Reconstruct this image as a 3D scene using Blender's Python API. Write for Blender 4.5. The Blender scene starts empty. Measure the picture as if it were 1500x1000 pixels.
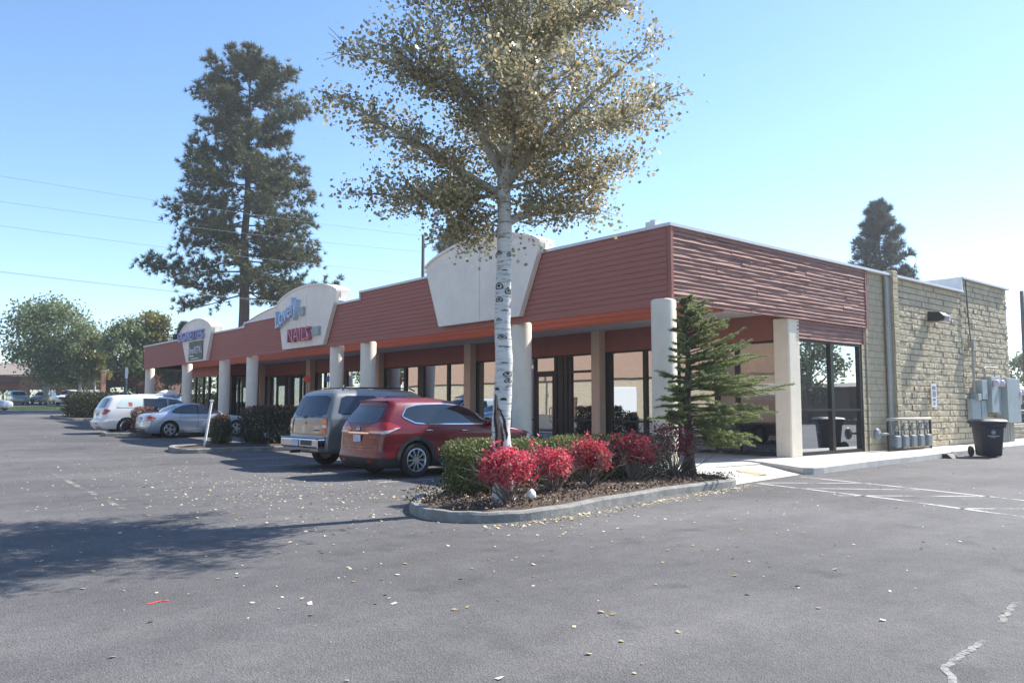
import bpy, bmesh, math, random
import numpy as np
from mathutils import Vector, Matrix
from mathutils.bvhtree import BVHTree
R = math.radians
rnd = random.Random(7)
rng = np.random.default_rng(11)
sc = bpy.context.scene
COL = sc.collection
PI = math.pi

# ------------------------------------------------------------ materials
def new_mat(name):
    m = bpy.data.materials.new(name); m.use_nodes = True
    nt = m.node_tree
    b = nt.nodes['Principled BSDF']
    return m, nt, b
def N(nt, typ, **kw):
    n = nt.nodes.new(typ)
    for k, v in kw.items():
        if k in n.inputs: n.inputs[k].default_value = v
        else: setattr(n, k, v)
    return n
def L(nt, a, b): nt.links.new(a, b)
def c4(c): return (c[0], c[1], c[2], 1)
def coords(nt, scale=(1, 1, 1)):
    g = N(nt, 'ShaderNodeNewGeometry')
    mp = N(nt, 'ShaderNodeMapping'); mp.inputs['Scale'].default_value = scale
    L(nt, g.outputs['Position'], mp.inputs['Vector'])
    return mp.outputs['Vector']
def pmat(name, col, rough=.6, metal=0, var=.0, vscale=6, bump=0, bscale=40, coat=0, spec=None, col2=None, stretch=(1, 1, 1)):
    m, nt, b = new_mat(name)
    b.inputs['Base Color'].default_value = c4(col)
    b.inputs['Roughness'].default_value = rough
    b.inputs['Metallic'].default_value = metal
    if coat: b.inputs['Coat Weight'].default_value = coat; b.inputs['Coat Roughness'].default_value = .03
    if spec is not None: b.inputs['Specular IOR Level'].default_value = spec
    if var or col2:
        v = coords(nt, stretch)
        n = N(nt, 'ShaderNodeTexNoise', Scale=vscale, Detail=6, Roughness=.65); L(nt, v, n.inputs['Vector'])
        r = N(nt, 'ShaderNodeValToRGB')
        lo = col2 if col2 else tuple(x * (1 - var) for x in col)
        hi = col if col2 else tuple(min(1, x * (1 + var)) for x in col)
        r.color_ramp.elements[0].position = .33; r.color_ramp.elements[1].position = .67
        r.color_ramp.elements[0].color = c4(lo); r.color_ramp.elements[1].color = c4(hi)
        L(nt, n.outputs['Fac'], r.inputs['Fac']); L(nt, r.outputs['Color'], b.inputs['Base Color'])
    if bump:
        v = coords(nt, stretch)
        n = N(nt, 'ShaderNodeTexNoise', Scale=bscale, Detail=5, Roughness=.6); L(nt, v, n.inputs['Vector'])
        bp = N(nt, 'ShaderNodeBump', Strength=bump, Distance=.02); L(nt, n.outputs['Fac'], bp.inputs['Height'])
        L(nt, bp.outputs['Normal'], b.inputs['Normal'])
    return m
def leaf_mat(name, cols, trans=.35, rough=.5, nscale=.8, nmix=.35):
    """leaf colour varies from leaf to leaf and from branch to branch"""
    m, nt, b = new_mat(name)
    g = N(nt, 'ShaderNodeNewGeometry')
    v = coords(nt)
    n = N(nt, 'ShaderNodeTexNoise', Scale=nscale, Detail=2); L(nt, v, n.inputs['Vector'])
    mx = N(nt, 'ShaderNodeMix'); mx.inputs['Factor'].default_value = nmix
    L(nt, g.outputs['Random Per Island'], mx.inputs['A']); L(nt, n.outputs['Fac'], mx.inputs['B'])
    r = N(nt, 'ShaderNodeValToRGB'); e = r.color_ramp.elements
    k = len(cols)
    e[0].color = c4(cols[0]); e[0].position = .12; e[1].color = c4(cols[-1]); e[1].position = .85
    for i in range(1, k - 1):
        x = e.new(.12 + .73 * i / (k - 1)); x.color = c4(cols[i])
    L(nt, mx.outputs['Result'], r.inputs['Fac'])
    L(nt, r.outputs['Color'], b.inputs['Base Color'])
    b.inputs['Roughness'].default_value = rough
    b.inputs['Specular IOR Level'].default_value = .35
    if trans:
        t = N(nt, 'ShaderNodeBsdfTranslucent'); L(nt, r.outputs['Color'], t.inputs['Color'])
        ms = N(nt, 'ShaderNodeMixShader'); ms.inputs[0].default_value = trans
        L(nt, b.outputs[0], ms.inputs[1]); L(nt, t.outputs[0], ms.inputs[2])
        L(nt, ms.outputs[0], nt.nodes['Material Output'].inputs['Surface'])
    return m

def asphalt_mat():
    m, nt, b = new_mat('asphalt'); v = coords(nt)
    big = N(nt, 'ShaderNodeTexNoise', Scale=.22, Detail=5, Roughness=.6); L(nt, v, big.inputs['Vector'])
    mid = N(nt, 'ShaderNodeTexNoise', Scale=3.1, Detail=8, Roughness=.7); L(nt, v, mid.inputs['Vector'])
    fine = N(nt, 'ShaderNodeTexVoronoi', Scale=85.); L(nt, v, fine.inputs['Vector'])
    fine2 = N(nt, 'ShaderNodeTexNoise', Scale=60, Detail=4, Roughness=.8); L(nt, v, fine2.inputs['Vector'])
    r = N(nt, 'ShaderNodeValToRGB'); e = r.color_ramp.elements
    e[0].position = .3; e[0].color = c4((.094, .089, .089)); e[1].position = .72; e[1].color = c4((.164, .156, .154))
    L(nt, big.outputs['Fac'], r.inputs['Fac'])
    r2 = N(nt, 'ShaderNodeValToRGB'); e = r2.color_ramp.elements
    e[0].position = .35; e[0].color = c4((.86, .86, .86)); e[1].position = .7; e[1].color = c4((1.12, 1.12, 1.12))
    L(nt, mid.outputs['Fac'], r2.inputs['Fac'])
    mx = N(nt, 'ShaderNodeMix', data_type='RGBA', blend_type='MULTIPLY'); mx.inputs[0].default_value = 1
    L(nt, r.outputs['Color'], mx.inputs[6]); L(nt, r2.outputs['Color'], mx.inputs[7])
    r3 = N(nt, 'ShaderNodeValToRGB'); e = r3.color_ramp.elements
    e[0].position = .0; e[0].color = c4((.55, .55, .55)); e[1].position = 1; e[1].color = c4((1.35, 1.35, 1.35))
    L(nt, fine.outputs['Color'], r3.inputs['Fac'])
    mx2 = N(nt, 'ShaderNodeMix', data_type='RGBA', blend_type='MULTIPLY'); mx2.inputs[0].default_value = .75
    L(nt, mx.outputs[2], mx2.inputs[6]); L(nt, r3.outputs['Color'], mx2.inputs[7])
    # pale rubbed streaks
    vs = coords(nt, (.9, .22, 1))
    st = N(nt, 'ShaderNodeTexNoise', Scale=1.3, Detail=6, Roughness=.7); L(nt, vs, st.inputs['Vector'])
    r4 = N(nt, 'ShaderNodeValToRGB'); e = r4.color_ramp.elements
    e[0].position = .56; e[0].color = (0, 0, 0, 1); e[1].position = .78; e[1].color = (.4, .4, .4, 1)
    L(nt, st.outputs['Fac'], r4.inputs['Fac'])
    mx3 = N(nt, 'ShaderNodeMix', data_type='RGBA'); mx3.inputs[7].default_value = c4((.17, .165, .155))
    L(nt, r4.outputs['Color'], mx3.inputs[0]); L(nt, mx2.outputs[2], mx3.inputs[6])
    # oil drips and tyre-darkened lanes
    sp = N(nt, 'ShaderNodeTexNoise', Scale=1.7, Detail=3, Roughness=.55); L(nt, v, sp.inputs['Vector'])
    r5 = N(nt, 'ShaderNodeValToRGB'); e = r5.color_ramp.elements
    e[0].position = .60; e[0].color = (1, 1, 1, 1); e[1].position = .72; e[1].color = (.74, .74, .76, 1); L(nt, sp.outputs['Fac'], r5.inputs['Fac'])
    vl = coords(nt, (.12, 1.0, 1)); ln = N(nt, 'ShaderNodeTexNoise', Scale=.8, Detail=4, Roughness=.6); L(nt, vl, ln.inputs['Vector'])
    r6 = N(nt, 'ShaderNodeValToRGB'); e = r6.color_ramp.elements
    e[0].position = .38; e[0].color = (.86, .86, .87, 1); e[1].position = .6; e[1].color = (1.05, 1.05, 1.04, 1); L(nt, ln.outputs['Fac'], r6.inputs['Fac'])
    m4 = N(nt, 'ShaderNodeMix', data_type='RGBA', blend_type='MULTIPLY'); m4.inputs[0].default_value = 1; L(nt, mx3.outputs[2], m4.inputs[6]); L(nt, r5.outputs['Color'], m4.inputs[7])
    m5 = N(nt, 'ShaderNodeMix', data_type='RGBA', blend_type='MULTIPLY'); m5.inputs[0].default_value = 1; L(nt, m4.outputs[2], m5.inputs[6]); L(nt, r6.outputs['Color'], m5.inputs[7])
    L(nt, m5.outputs[2], b.inputs['Base Color'])
    b.inputs['Roughness'].default_value = .82; b.inputs['Specular IOR Level'].default_value = .35
    ad = N(nt, 'ShaderNodeMath', operation='ADD'); L(nt, fine.outputs['Distance'], ad.inputs[0]); L(nt, fine2.outputs['Fac'], ad.inputs[1])
    bp = N(nt, 'ShaderNodeBump', Strength=.7, Distance=.008); L(nt, ad.outputs[0], bp.inputs['Height'])
    L(nt, bp.outputs['Normal'], b.inputs['Normal'])
    return m
def worn_paint(name, col, thr=.5, seed=0.):
    m, nt, b = new_mat(name); v = coords(nt)
    n = N(nt, 'ShaderNodeTexNoise', Scale=14, Detail=8, Roughness=.75); L(nt, v, n.inputs['Vector'])
    n2 = N(nt, 'ShaderNodeTexNoise', Scale=1.3, Detail=2); L(nt, v, n2.inputs['Vector'])
    a = N(nt, 'ShaderNodeMath', operation='ADD'); L(nt, n.outputs['Fac'], a.inputs[0]); L(nt, n2.outputs['Fac'], a.inputs[1])
    r = N(nt, 'ShaderNodeValToRGB'); e = r.color_ramp.elements
    mlt = N(nt, 'ShaderNodeMath', operation='MULTIPLY'); mlt.inputs[1].default_value = .5; L(nt, a.outputs[0], mlt.inputs[0])
    e[0].position = thr - .06; e[0].color = (0, 0, 0, 1); e[1].position = thr + .06; e[1].color = (1, 1, 1, 1)
    L(nt, mlt.outputs[0], r.inputs['Fac'])
    b.inputs['Base Color'].default_value = c4(col); b.inputs['Roughness'].default_value = .8
    L(nt, r.outputs['Color'], b.inputs['Alpha'])
    return m
def glass_mat(name, tint=(.35, .38, .4), refl=.35, rough=.0):
    m, nt, b = new_mat(name); nt.nodes.remove(b)
    t = N(nt, 'ShaderNodeBsdfTransparent'); t.inputs[0].default_value = c4(tint)
    g = N(nt, 'ShaderNodeBsdfGlossy'); g.inputs['Color'].default_value = (.9, .95, 1, 1); g.inputs['Roughness'].default_value = rough
    v = coords(nt, (1, 1, .6))
    n = N(nt, 'ShaderNodeTexNoise', Scale=1.1, Detail=1); L(nt, v, n.inputs['Vector'])
    bp = N(nt, 'ShaderNodeBump', Strength=.12, Distance=.012); L(nt, n.outputs['Fac'], bp.inputs['Height'])
    L(nt, bp.outputs['Normal'], g.inputs['Normal'])
    lw = N(nt, 'ShaderNodeLayerWeight', Blend=.35)
    mr = N(nt, 'ShaderNodeMapRange'); mr.inputs['To Min'].default_value = refl; mr.inputs['To Max'].default_value = min(1, refl + .5)
    L(nt, lw.outputs['Facing'], mr.inputs['Value'])
    ms = N(nt, 'ShaderNodeMixShader')
    L(nt, mr.outputs[0], ms.inputs[0]); L(nt, t.outputs[0], ms.inputs[1]); L(nt, g.outputs[0], ms.inputs[2])
    L(nt, ms.outputs[0], nt.nodes['Material Output'].inputs['Surface'])
    return m
def brick_mat(name, c1, c2, mortar, sx=.42, sy=.2, axis='x', bump=.4, msize=.012):
    m, nt, b = new_mat(name)
    g = N(nt, 'ShaderNodeNewGeometry'); s = N(nt, 'ShaderNodeSeparateXYZ'); c = N(nt, 'ShaderNodeCombineXYZ')
    L(nt, g.outputs['Position'], s.inputs[0])
    L(nt, s.outputs['X' if axis == 'x' else 'Y'], c.inputs['X']); L(nt, s.outputs['Z'], c.inputs['Y'])
    t = N(nt, 'ShaderNodeTexBrick'); L(nt, c.outputs[0], t.inputs['Vector'])
    t.inputs['Scale'].default_value = 1; t.inputs['Brick Width'].default_value = sx; t.inputs['Row Height'].default_value = sy
    t.inputs['Mortar Size'].default_value = msize
    t.inputs['Color1'].default_value = c4(c1); t.inputs['Color2'].default_value = c4(c2); t.inputs['Mortar'].default_value = c4(mortar)
    L(nt, t.outputs['Color'], b.inputs['Base Color'])
    bp = N(nt, 'ShaderNodeBump', Strength=bump, Distance=.02); bp.invert = True; L(nt, t.outputs['Fac'], bp.inputs['Height'])
    L(nt, bp.outputs['Normal'], b.inputs['Normal']); b.inputs['Roughness'].default_value = .85
    return m
def wood_mat(name, ca, cb, cc, rough=.75, axis='y', bump=.4):
    """painted lap siding: streaks run along the boards"""
    m, nt, b = new_mat(name)
    v = coords(nt, (.35, .35, 9))
    n = N(nt, 'ShaderNodeTexNoise', Scale=3.5, Detail=8, Roughness=.75); L(nt, v, n.inputs['Vector'])
    r = N(nt, 'ShaderNodeValToRGB'); e = r.color_ramp.elements
    e[0].position = .3; e[0].color = c4(ca); e[1].position = .72; e[1].color = c4(cc); x = e.new(.5); x.color = c4(cb)
    L(nt, n.outputs['Fac'], r.inputs['Fac'])
    fn = N(nt, 'ShaderNodeTexNoise', Scale=.55, Detail=7, Roughness=.7); L(nt, coords(nt, (1, 1, .6)), fn.inputs['Vector'])
    fr = N(nt, 'ShaderNodeValToRGB'); fr.color_ramp.elements[0].position = .42; fr.color_ramp.elements[0].color = (0, 0, 0, 1); fr.color_ramp.elements[1].position = .7; fr.color_ramp.elements[1].color = (.38, .38, .38, 1)
    L(nt, fn.outputs['Fac'], fr.inputs['Fac']); fm = N(nt, 'ShaderNodeMix', data_type='RGBA'); fm.inputs[7].default_value = c4(tuple(x * .8 + .055 for x in cb))
    L(nt, fr.outputs['Color'], fm.inputs[0]); L(nt, r.outputs['Color'], fm.inputs[6]); L(nt, fm.outputs[2], b.inputs['Base Color'])
    bp = N(nt, 'ShaderNodeBump', Strength=bump, Distance=.012); L(nt, n.outputs['Fac'], bp.inputs['Height'])
    L(nt, bp.outputs['Normal'], b.inputs['Normal']); b.inputs['Roughness'].default_value = rough
    return m
def bark_white_mat():
    m, nt, b = new_mat('white_bark')
    v = coords(nt, (1.2, 1.2, 9))
    n = N(nt, 'ShaderNodeTexNoise', Scale=3.2, Detail=6, Roughness=.7); L(nt, v, n.inputs['Vector'])
    r = N(nt, 'ShaderNodeValToRGB'); e = r.color_ramp.elements
    e[0].position = .36; e[0].color = c4((.05, .045, .04)); e[1].position = .43; e[1].color = c4((.56, .55, .52))
    x = e.new(.7); x.color = c4((.72, .71, .68))
    L(nt, n.outputs['Fac'], r.inputs['Fac']); L(nt, r.outputs['Color'], b.inputs['Base Color'])
    b.inputs['Roughness'].default_value = .7
    v2 = coords(nt, (1, 1, 3)); n2 = N(nt, 'ShaderNodeTexNoise', Scale=14, Detail=6); L(nt, v2, n2.inputs['Vector'])
    bp = N(nt, 'ShaderNodeBump', Strength=.35, Distance=.02); L(nt, n2.outputs['Fac'], bp.inputs['Height']); L(nt, bp.outputs['Normal'], b.inputs['Normal'])
    return m

M = {}
M['asphalt'] = asphalt_mat()
M['concrete'] = pmat('concrete', (.50, .48, .44), .85, var=.14, vscale=2.2, bump=.25, bscale=60)
M['kerb'] = pmat('kerb_concrete', (.22, .215, .20), .85, var=.3, vscale=5, bump=.5, bscale=30)
M['mulch'] = pmat('bark_mulch', (.13, .09, .062), .95, col2=(.05, .034, .026), vscale=45, bump=1., bscale=55)
M['mulch_chip'] = leaf_mat('mulch_chips', [(.04, .025, .02), (.12, .075, .05), (.26, .19, .14)], trans=0, rough=.9)
M['soil'] = pmat('dry_soil', (.26, .2, .14), .95, var=.3, vscale=20, bump=.6, bscale=60)
M['grass'] = leaf_mat('grass_blades', [(.07, .16, .03), (.12, .24, .04), (.2, .3, .06)], trans=.3)
M['turf'] = pmat('turf', (.1, .19, .035), .9, var=.3, vscale=3)
M['fascia'] = wood_mat('painted_fascia_boards', (.33, .118, .086), (.385, .136, .098), (.43, .155, .115), bump=.2)
M['siding'] = wood_mat('weathered_siding', (.13, .062, .05), (.31, .145, .115), (.44, .26, .215), bump=.9)
M['beam_bounce'] = wood_mat('bounce_lit_beam', (.38, .14, .08), (.43, .16, .09), (.47, .19, .11), bump=.15)  # red boards; the warm glow of bounced sunlight is put into this colour
M['header'] = pmat('dark_red_header', (.30, .10, .082), .6, var=.08, vscale=2)
M['cap'] = pmat('white_metal_cap', (.68, .68, .68), .45, metal=.1, var=.06)
M['soffit'] = pmat('soffit', (.72, .71, .67), .8, var=.05)
M['roofing'] = pmat('pale_roofing', (.62, .6, .58), .8, var=.08)
M['stucco'] = pmat('cream_stucco', (.90, .81, .69), .85, var=.08, vscale=.9, bump=.3, bscale=45)
M['column'] = pmat('column_paint', (.82, .72, .57), .65, var=.05, vscale=3, bump=.2, bscale=25)
M['pillar'] = pmat('tan_pillar', (.60, .47, .36), .7, var=.05)
M['frame'] = pmat('bronze_frame', (.022, .019, .018), .4, metal=.3)
M['glass'] = glass_mat('storefront_glass', (.30, .32, .34), .42)
M['glass_dull'] = glass_mat('papered_glass', (.75, .75, .75), .10)
M['glass_side'] = glass_mat('side_glass', (.40, .42, .42), .36)
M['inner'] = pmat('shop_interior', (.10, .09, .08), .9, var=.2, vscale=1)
M['paper'] = pmat('window_paper', (.80, .56, .40), .8, var=.10, vscale=2.5)
M['block'] = pmat('split_face_block', (.64, .535, .36), .92, col2=(.48, .405, .285), vscale=2.5, bump=.3, bscale=38)
M['blocksm'] = pmat('smooth_block', (.50, .42, .28), .9, var=.15, vscale=5, bump=.5, bscale=40)
M['galv'] = pmat('galvanised_metal', (.38, .36, .32), .5, metal=.3, var=.12, vscale=8)
M['greybox'] = pmat('grey_enamel', (.33, .38, .38), .5, var=.1, vscale=5)
M['meter'] = pmat('meter_grey', (.17, .20, .22), .5, var=.12)
M['white'] = pmat('white_paint', (.78, .78, .76), .5)
M['dark'] = pmat('dark_plastic', (.018, .018, .02), .45)
M['rubber'] = pmat('tyre_rubber', (.018, .018, .019), .8, bump=.3, bscale=60)
M['alloy'] = pmat('alloy', (.55, .56, .58), .3, metal=.85)
M['chrome'] = pmat('chrome', (.8, .8, .82), .08, metal=1)
M['carglass'] = pmat('car_glass', (.012, .014, .018), .03, spec=.9, coat=.5)
M['carglass_blue'] = pmat('car_glass_blue', (.018, .03, .055), .03, spec=.5, coat=.0)
M['redlens'] = pmat('red_lens', (.42, .02, .02), .12, coat=.8)
M['clearlens'] = pmat('clear_lens', (.60, .50, .54), .1, coat=.9)
M['orangelens'] = pmat('orange_lens', (.75, .22, .07), .15, coat=.6)
M['p_red'] = pmat('paint_dark_red', (.155, .007, .014), .33, metal=.0, coat=.6, spec=.3)
M['p_tan'] = pmat('paint_pewter', (.21, .21, .205), .32, metal=.3, coat=.8)
M['p_silver'] = pmat('paint_silver_blue', (.46, .52, .60), .3, metal=.5, coat=.8)
M['p_white'] = pmat('paint_white', (.78, .78, .77), .35, coat=.7)
M['p_grey'] = pmat('paint_grey_green', (.22, .26, .27), .35, metal=.3, coat=.6)
M['p_green'] = pmat('paint_pale_green', (.26, .33, .32), .35, metal=.3, coat=.6)
M['cladding'] = pmat('black_cladding', (.025, .024, .026), .6)
M['bark_w'] = bark_white_mat()
M['bark_limb'] = pmat('pale_limb_bark', (.46, .45, .41), .8, var=.25, vscale=9, bump=.3)
M['bark_d'] = pmat('dark_bark', (.085, .065, .055), .95, var=.4, vscale=6, bump=1, bscale=12, stretch=(3, 3, 1))
M['scar'] = pmat('bark_scar', (.035, .03, .028), .95, bump=.6)
M['wound'] = pmat('bark_wound', (.36, .25, .18), .9, col2=(.2, .13, .1), vscale=14, stretch=(3, 3, .6), bump=.6)
M['twig'] = pmat('twig_bark', (.20, .165, .14), .9, var=.3, vscale=20)
M['leaf_aspen'] = leaf_mat('aspen_leaves', [(.15, .155, .08), (.27, .26, .14), (.41, .37, .23), (.54, .47, .32), (.46, .32, .15)], trans=.45, rough=.28, nscale=.7)
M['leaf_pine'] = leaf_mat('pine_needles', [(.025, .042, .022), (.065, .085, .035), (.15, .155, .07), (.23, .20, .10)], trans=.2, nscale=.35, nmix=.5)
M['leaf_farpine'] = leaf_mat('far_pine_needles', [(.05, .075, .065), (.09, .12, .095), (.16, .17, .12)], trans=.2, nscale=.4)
M['leaf_spruce'] = leaf_mat('spruce_needles', [(.10, .15, .06), (.24, .29, .12), (.44, .44, .21)], trans=.42, nscale=2.2, nmix=.5)
M['leaf_hedge'] = leaf_mat('juniper_leaves', [(.06, .085, .03), (.14, .17, .055), (.27, .28, .11)], trans=.3, nscale=2.5)
M['leaf_dhedge'] = leaf_mat('dark_hedge_leaves', [(.03, .04, .02), (.055, .065, .03), (.1, .1, .05)], trans=.25, nscale=1.5)
M['leaf_barb'] = leaf_mat('barberry_leaves', [(.05, .045, .025), (.10, .065, .04), (.30, .12, .09), (.42, .2, .15)], trans=.3, nscale=1.2, nmix=.5)
M['leaf_bush'] = leaf_mat('burning_bush_leaves', [(.34, .02, .045), (.60, .05, .10), (.66, .11, .15), (.74, .30, .30)], trans=.45, nscale=3)
M['leaf_bushm'] = leaf_mat('crimson_bush_leaves', [(.16, .05, .03), (.40, .03, .055), (.56, .06, .10), (.66, .2, .2)], trans=.42, nscale=3)
M['leaf_bushd'] = leaf_mat('dark_burning_bush_leaves', [(.10, .02, .025), (.24, .025, .045), (.45, .05, .08)], trans=.4, nscale=3)
M['leaf_tree'] = leaf_mat('maple_leaves', [(.065, .10, .045), (.13, .18, .075), (.23, .27, .12), (.31, .30, .14)], trans=.35, nscale=.35, nmix=.55)
M['leaf_gold'] = leaf_mat('yellowing_leaves', [(.08, .11, .03), (.2, .2, .05), (.38, .29, .07)], trans=.35, nscale=.3, nmix=.6)
M['leaf_rust'] = leaf_mat('rusty_leaves', [(.12, .07, .05), (.26, .13, .09)], trans=.3)
M['leaf_fallen'] = leaf_mat('fallen_leaves', [(.20, .12, .06), (.45, .35, .18), (.66, .57, .38), (.74, .70, .58)], trans=.1, rough=.7)
M['binblue'] = pmat('navy_plastic', (.007, .011, .028), .5, bump=.1)
M['pole_wood'] = pmat('pole_wood', (.06, .045, .036), .9, var=.3, vscale=4)
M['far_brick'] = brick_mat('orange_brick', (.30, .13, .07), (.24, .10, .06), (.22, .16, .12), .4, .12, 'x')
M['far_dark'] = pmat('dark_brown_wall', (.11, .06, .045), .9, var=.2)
M['shingle'] = pmat('tan_shingles', (.3, .24, .2), .9, var=.2)

# ------------------------------------------------------------ mesh builder
class MB:
    def __init__(s): s.v = []; s.f = []
    def add(s, vs, fs):
        o = len(s.v); s.v += [tuple(p) for p in vs]; s.f += [tuple(i + o for i in f) for f in fs]; return s
    def box(s, x0, x1, y0, y1, z0, z1):
        return s.add([(x0, y0, z0), (x1, y0, z0), (x1, y1, z0), (x0, y1, z0), (x0, y0, z1), (x1, y0, z1), (x1, y1, z1), (x0, y1, z1)],
                     [(0, 3, 2, 1), (4, 5, 6, 7), (0, 1, 5, 4), (1, 2, 6, 5), (2, 3, 7, 6), (3, 0, 4, 7)])
    def quad(s, a, b, c, d): return s.add([a, b, c, d], [(0, 1, 2, 3)])
    def tube(s, pts, rads, n=8, cap=True):
        if not hasattr(rads, '__len__'): rads = [rads] * len(pts)
        P_ = [Vector(p) for p in pts]; o = len(s.v); up = None
        for i, p in enumerate(P_):
            d = (P_[min(i + 1, len(P_) - 1)] - P_[max(i - 1, 0)])
            d = d.normalized() if d.length > 1e-9 else Vector((0, 0, 1))
            if up is None: up = Vector((1, 0, 0)) if abs(d.x) < .8 else Vector((0, 1, 0))
            a = (up - d * up.dot(d)).normalized(); up = a; b = d.cross(a)
            for k in range(n):
                t = 2 * PI * k / n; s.v.append(tuple(p + a * math.cos(t) * rads[i] + b * math.sin(t) * rads[i]))
        for i in range(len(P_) - 1):
            for k in range(n):
                q = o + i * n; s.f.append((q + k, q + (k + 1) % n, q + n + (k + 1) % n, q + n + k))
        if cap:
            s.f.append(tuple(o + n - 1 - k for k in range(n))); q = o + (len(P_) - 1) * n; s.f.append(tuple(q + k for k in range(n)))
        return s
    def lathe(s, prof, n=24, axis='z', c=(0, 0, 0)):
        o = len(s.v)
        for (r, h) in prof:
            for k in range(n):
                t = 2 * PI * k / n; a, b = r * math.cos(t), r * math.sin(t)
                p = (a, b, h) if axis == 'z' else ((a, h, b) if axis == 'y' else (h, a, b))
                s.v.append((p[0] + c[0], p[1] + c[1], p[2] + c[2]))
        for i in range(len(prof) - 1):
            for k in range(n):
                q = o + i * n; s.f.append((q + k, q + (k + 1) % n, q + n + (k + 1) % n, q + n + k))
        return s
    def prism(s, poly, off):
        """poly: 3d outline, off: extrusion vector"""
        n = len(poly); o = Vector(off)
        vs = [Vector(p) for p in poly] + [Vector(p) + o for p in poly]
        fs = [tuple(range(n - 1, -1, -1)), tuple(range(n, 2 * n))] + [(i, (i + 1) % n, n + (i + 1) % n, n + i) for i in range(n)]
        return s.add(vs, fs)
    def xf(s, mat, start=0):
        s.v[start:] = [tuple(mat @ Vector(p)) for p in s.v[start:]]; return s
    def build(s, name, mat, parent=None, smooth=False, world=False, angle=None, bevel=0):
        me = bpy.data.meshes.new(name)
        off = parent_loc(parent) if (parent is not None and world) else Vector((0, 0, 0))
        me.from_pydata([tuple(Vector(p) - off) for p in s.v], [], s.f); me.update()
        return link(name, me, mat, parent, smooth, angle, bevel)
def parent_loc(p):
    v = Vector((0, 0, 0))
    while p is not None: v += p.location; p = p.parent
    return v
def link(name, me, mat, parent=None, smooth=False, angle=None, bevel=0):
    if mat is not None:
        for mm in (mat if isinstance(mat, (list, tuple)) else [mat]): me.materials.append(mm)
    if smooth or angle:
        me.polygons.foreach_set('use_smooth', [True] * len(me.polygons))
        if angle: me.set_sharp_from_angle(angle=R(angle))
    o = bpy.data.objects.new(name, me); COL.objects.link(o)
    if parent is not None: o.parent = parent
    if bevel:
        b = o.modifiers.new('bevel', 'BEVEL'); b.width = bevel; b.segments = 2; b.limit_method = 'ANGLE'
    return o
def np_mesh(name, verts, faces_per, mat, parent=None, world=True, smooth=False):
    """verts (N*k,3) with k verts per face"""
    k = faces_per; n = len(verts) // k
    off = np.array(parent_loc(parent)) if (parent is not None and world) else np.zeros(3)
    me = bpy.data.meshes.new(name)
    me.vertices.add(n * k); me.vertices.foreach_set('co', (verts - off).astype(np.float32).ravel())
    me.loops.add(n * k); me.loops.foreach_set('vertex_index', np.arange(n * k, dtype=np.int32))
    me.polygons.add(n); me.polygons.foreach_set('loop_start', np.arange(0, n * k, k, dtype=np.int32))
    me.update(calc_edges=True)
    return link(name, me, mat, parent, smooth)
def empty(name, loc, rz=0):
    o = bpy.data.objects.new(name, None); COL.objects.link(o); o.location = loc; o.rotation_euler = (0, 0, rz)
    o.empty_display_size = .2
    return o
def tag(o, label=None, cat=None, group=None, kind=None):
    if label: o['label'] = label
    if cat: o['category'] = cat
    if group: o['group'] = group
    if kind: o['kind'] = kind
    return o
def copy_tree(o, parent=None):
    c = o.copy(); COL.objects.link(c)
    if parent is not None: c.parent = parent
    for ch in o.children: copy_tree(ch, c)
    return c
def gz(Y): return .0205 * max(0, Y - 22) if Y < 110 else 1.804

# random leaf quads / needles
def leaf_quads(P_, size, up=.0, jitter=.35, aspect=.8):
    n = len(P_)
    a = rng.normal(size=(n, 3)); a[:, 2] -= up; a /= np.linalg.norm(a, axis=1, keepdims=True)
    b = rng.normal(size=(n, 3)); b -= (b * a).sum(1, keepdims=True) * a; b /= np.linalg.norm(b, axis=1, keepdims=True)
    s = size * (1 + jitter * (rng.random((n, 1)) * 2 - 1))
    q = np.empty((n, 4, 3))
    q[:, 0] = P_; q[:, 1] = P_ + (a * .45 + b * .5 * aspect) * s; q[:, 2] = P_ + a * s; q[:, 3] = P_ + (a * .45 - b * .5 * aspect) * s
    nrm = np.cross(a, b); q[:, 2] += nrm * s * .18
    return q.reshape(-1, 3)
def needles(P_, D, length, width, k=12, cone=.9, jitter=.3):
    """k thin triangles round each point, leaning along D"""
    n = len(P_); Pp = np.repeat(P_, k, 0); Dd = np.repeat(D, k, 0)
    a = rng.normal(size=(n * k, 3)); a /= np.linalg.norm(a, axis=1, keepdims=True)
    a = a * cone + Dd; a /= np.linalg.norm(a, axis=1, keepdims=True)
    b = rng.normal(size=(n * k, 3)); b -= (b * a).sum(1, keepdims=True) * a; b /= np.linalg.norm(b, axis=1, keepdims=True)
    l = length * (1 + jitter * (rng.random((n * k, 1)) * 2 - 1))
    q = np.empty((n * k, 3, 3)); q[:, 0] = Pp - b * width / 2; q[:, 1] = Pp + b * width / 2; q[:, 2] = Pp + a * l
    return q.reshape(-1, 3)
def text_mesh(body, size, depth, shear=0):
    cu = bpy.data.curves.new('lettering', 'FONT'); cu.body = body; cu.size = size; cu.extrude = depth / 2; cu.shear = shear
    cu.resolution_u = 3
    o = bpy.data.objects.new('tmp', cu); COL.objects.link(o)
    dg = bpy.context.evaluated_depsgraph_get(); dg.update()
    me = bpy.data.meshes.new_from_object(o.evaluated_get(dg))
    bpy.data.objects.remove(o); bpy.data.curves.remove(cu)
    return me
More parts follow.
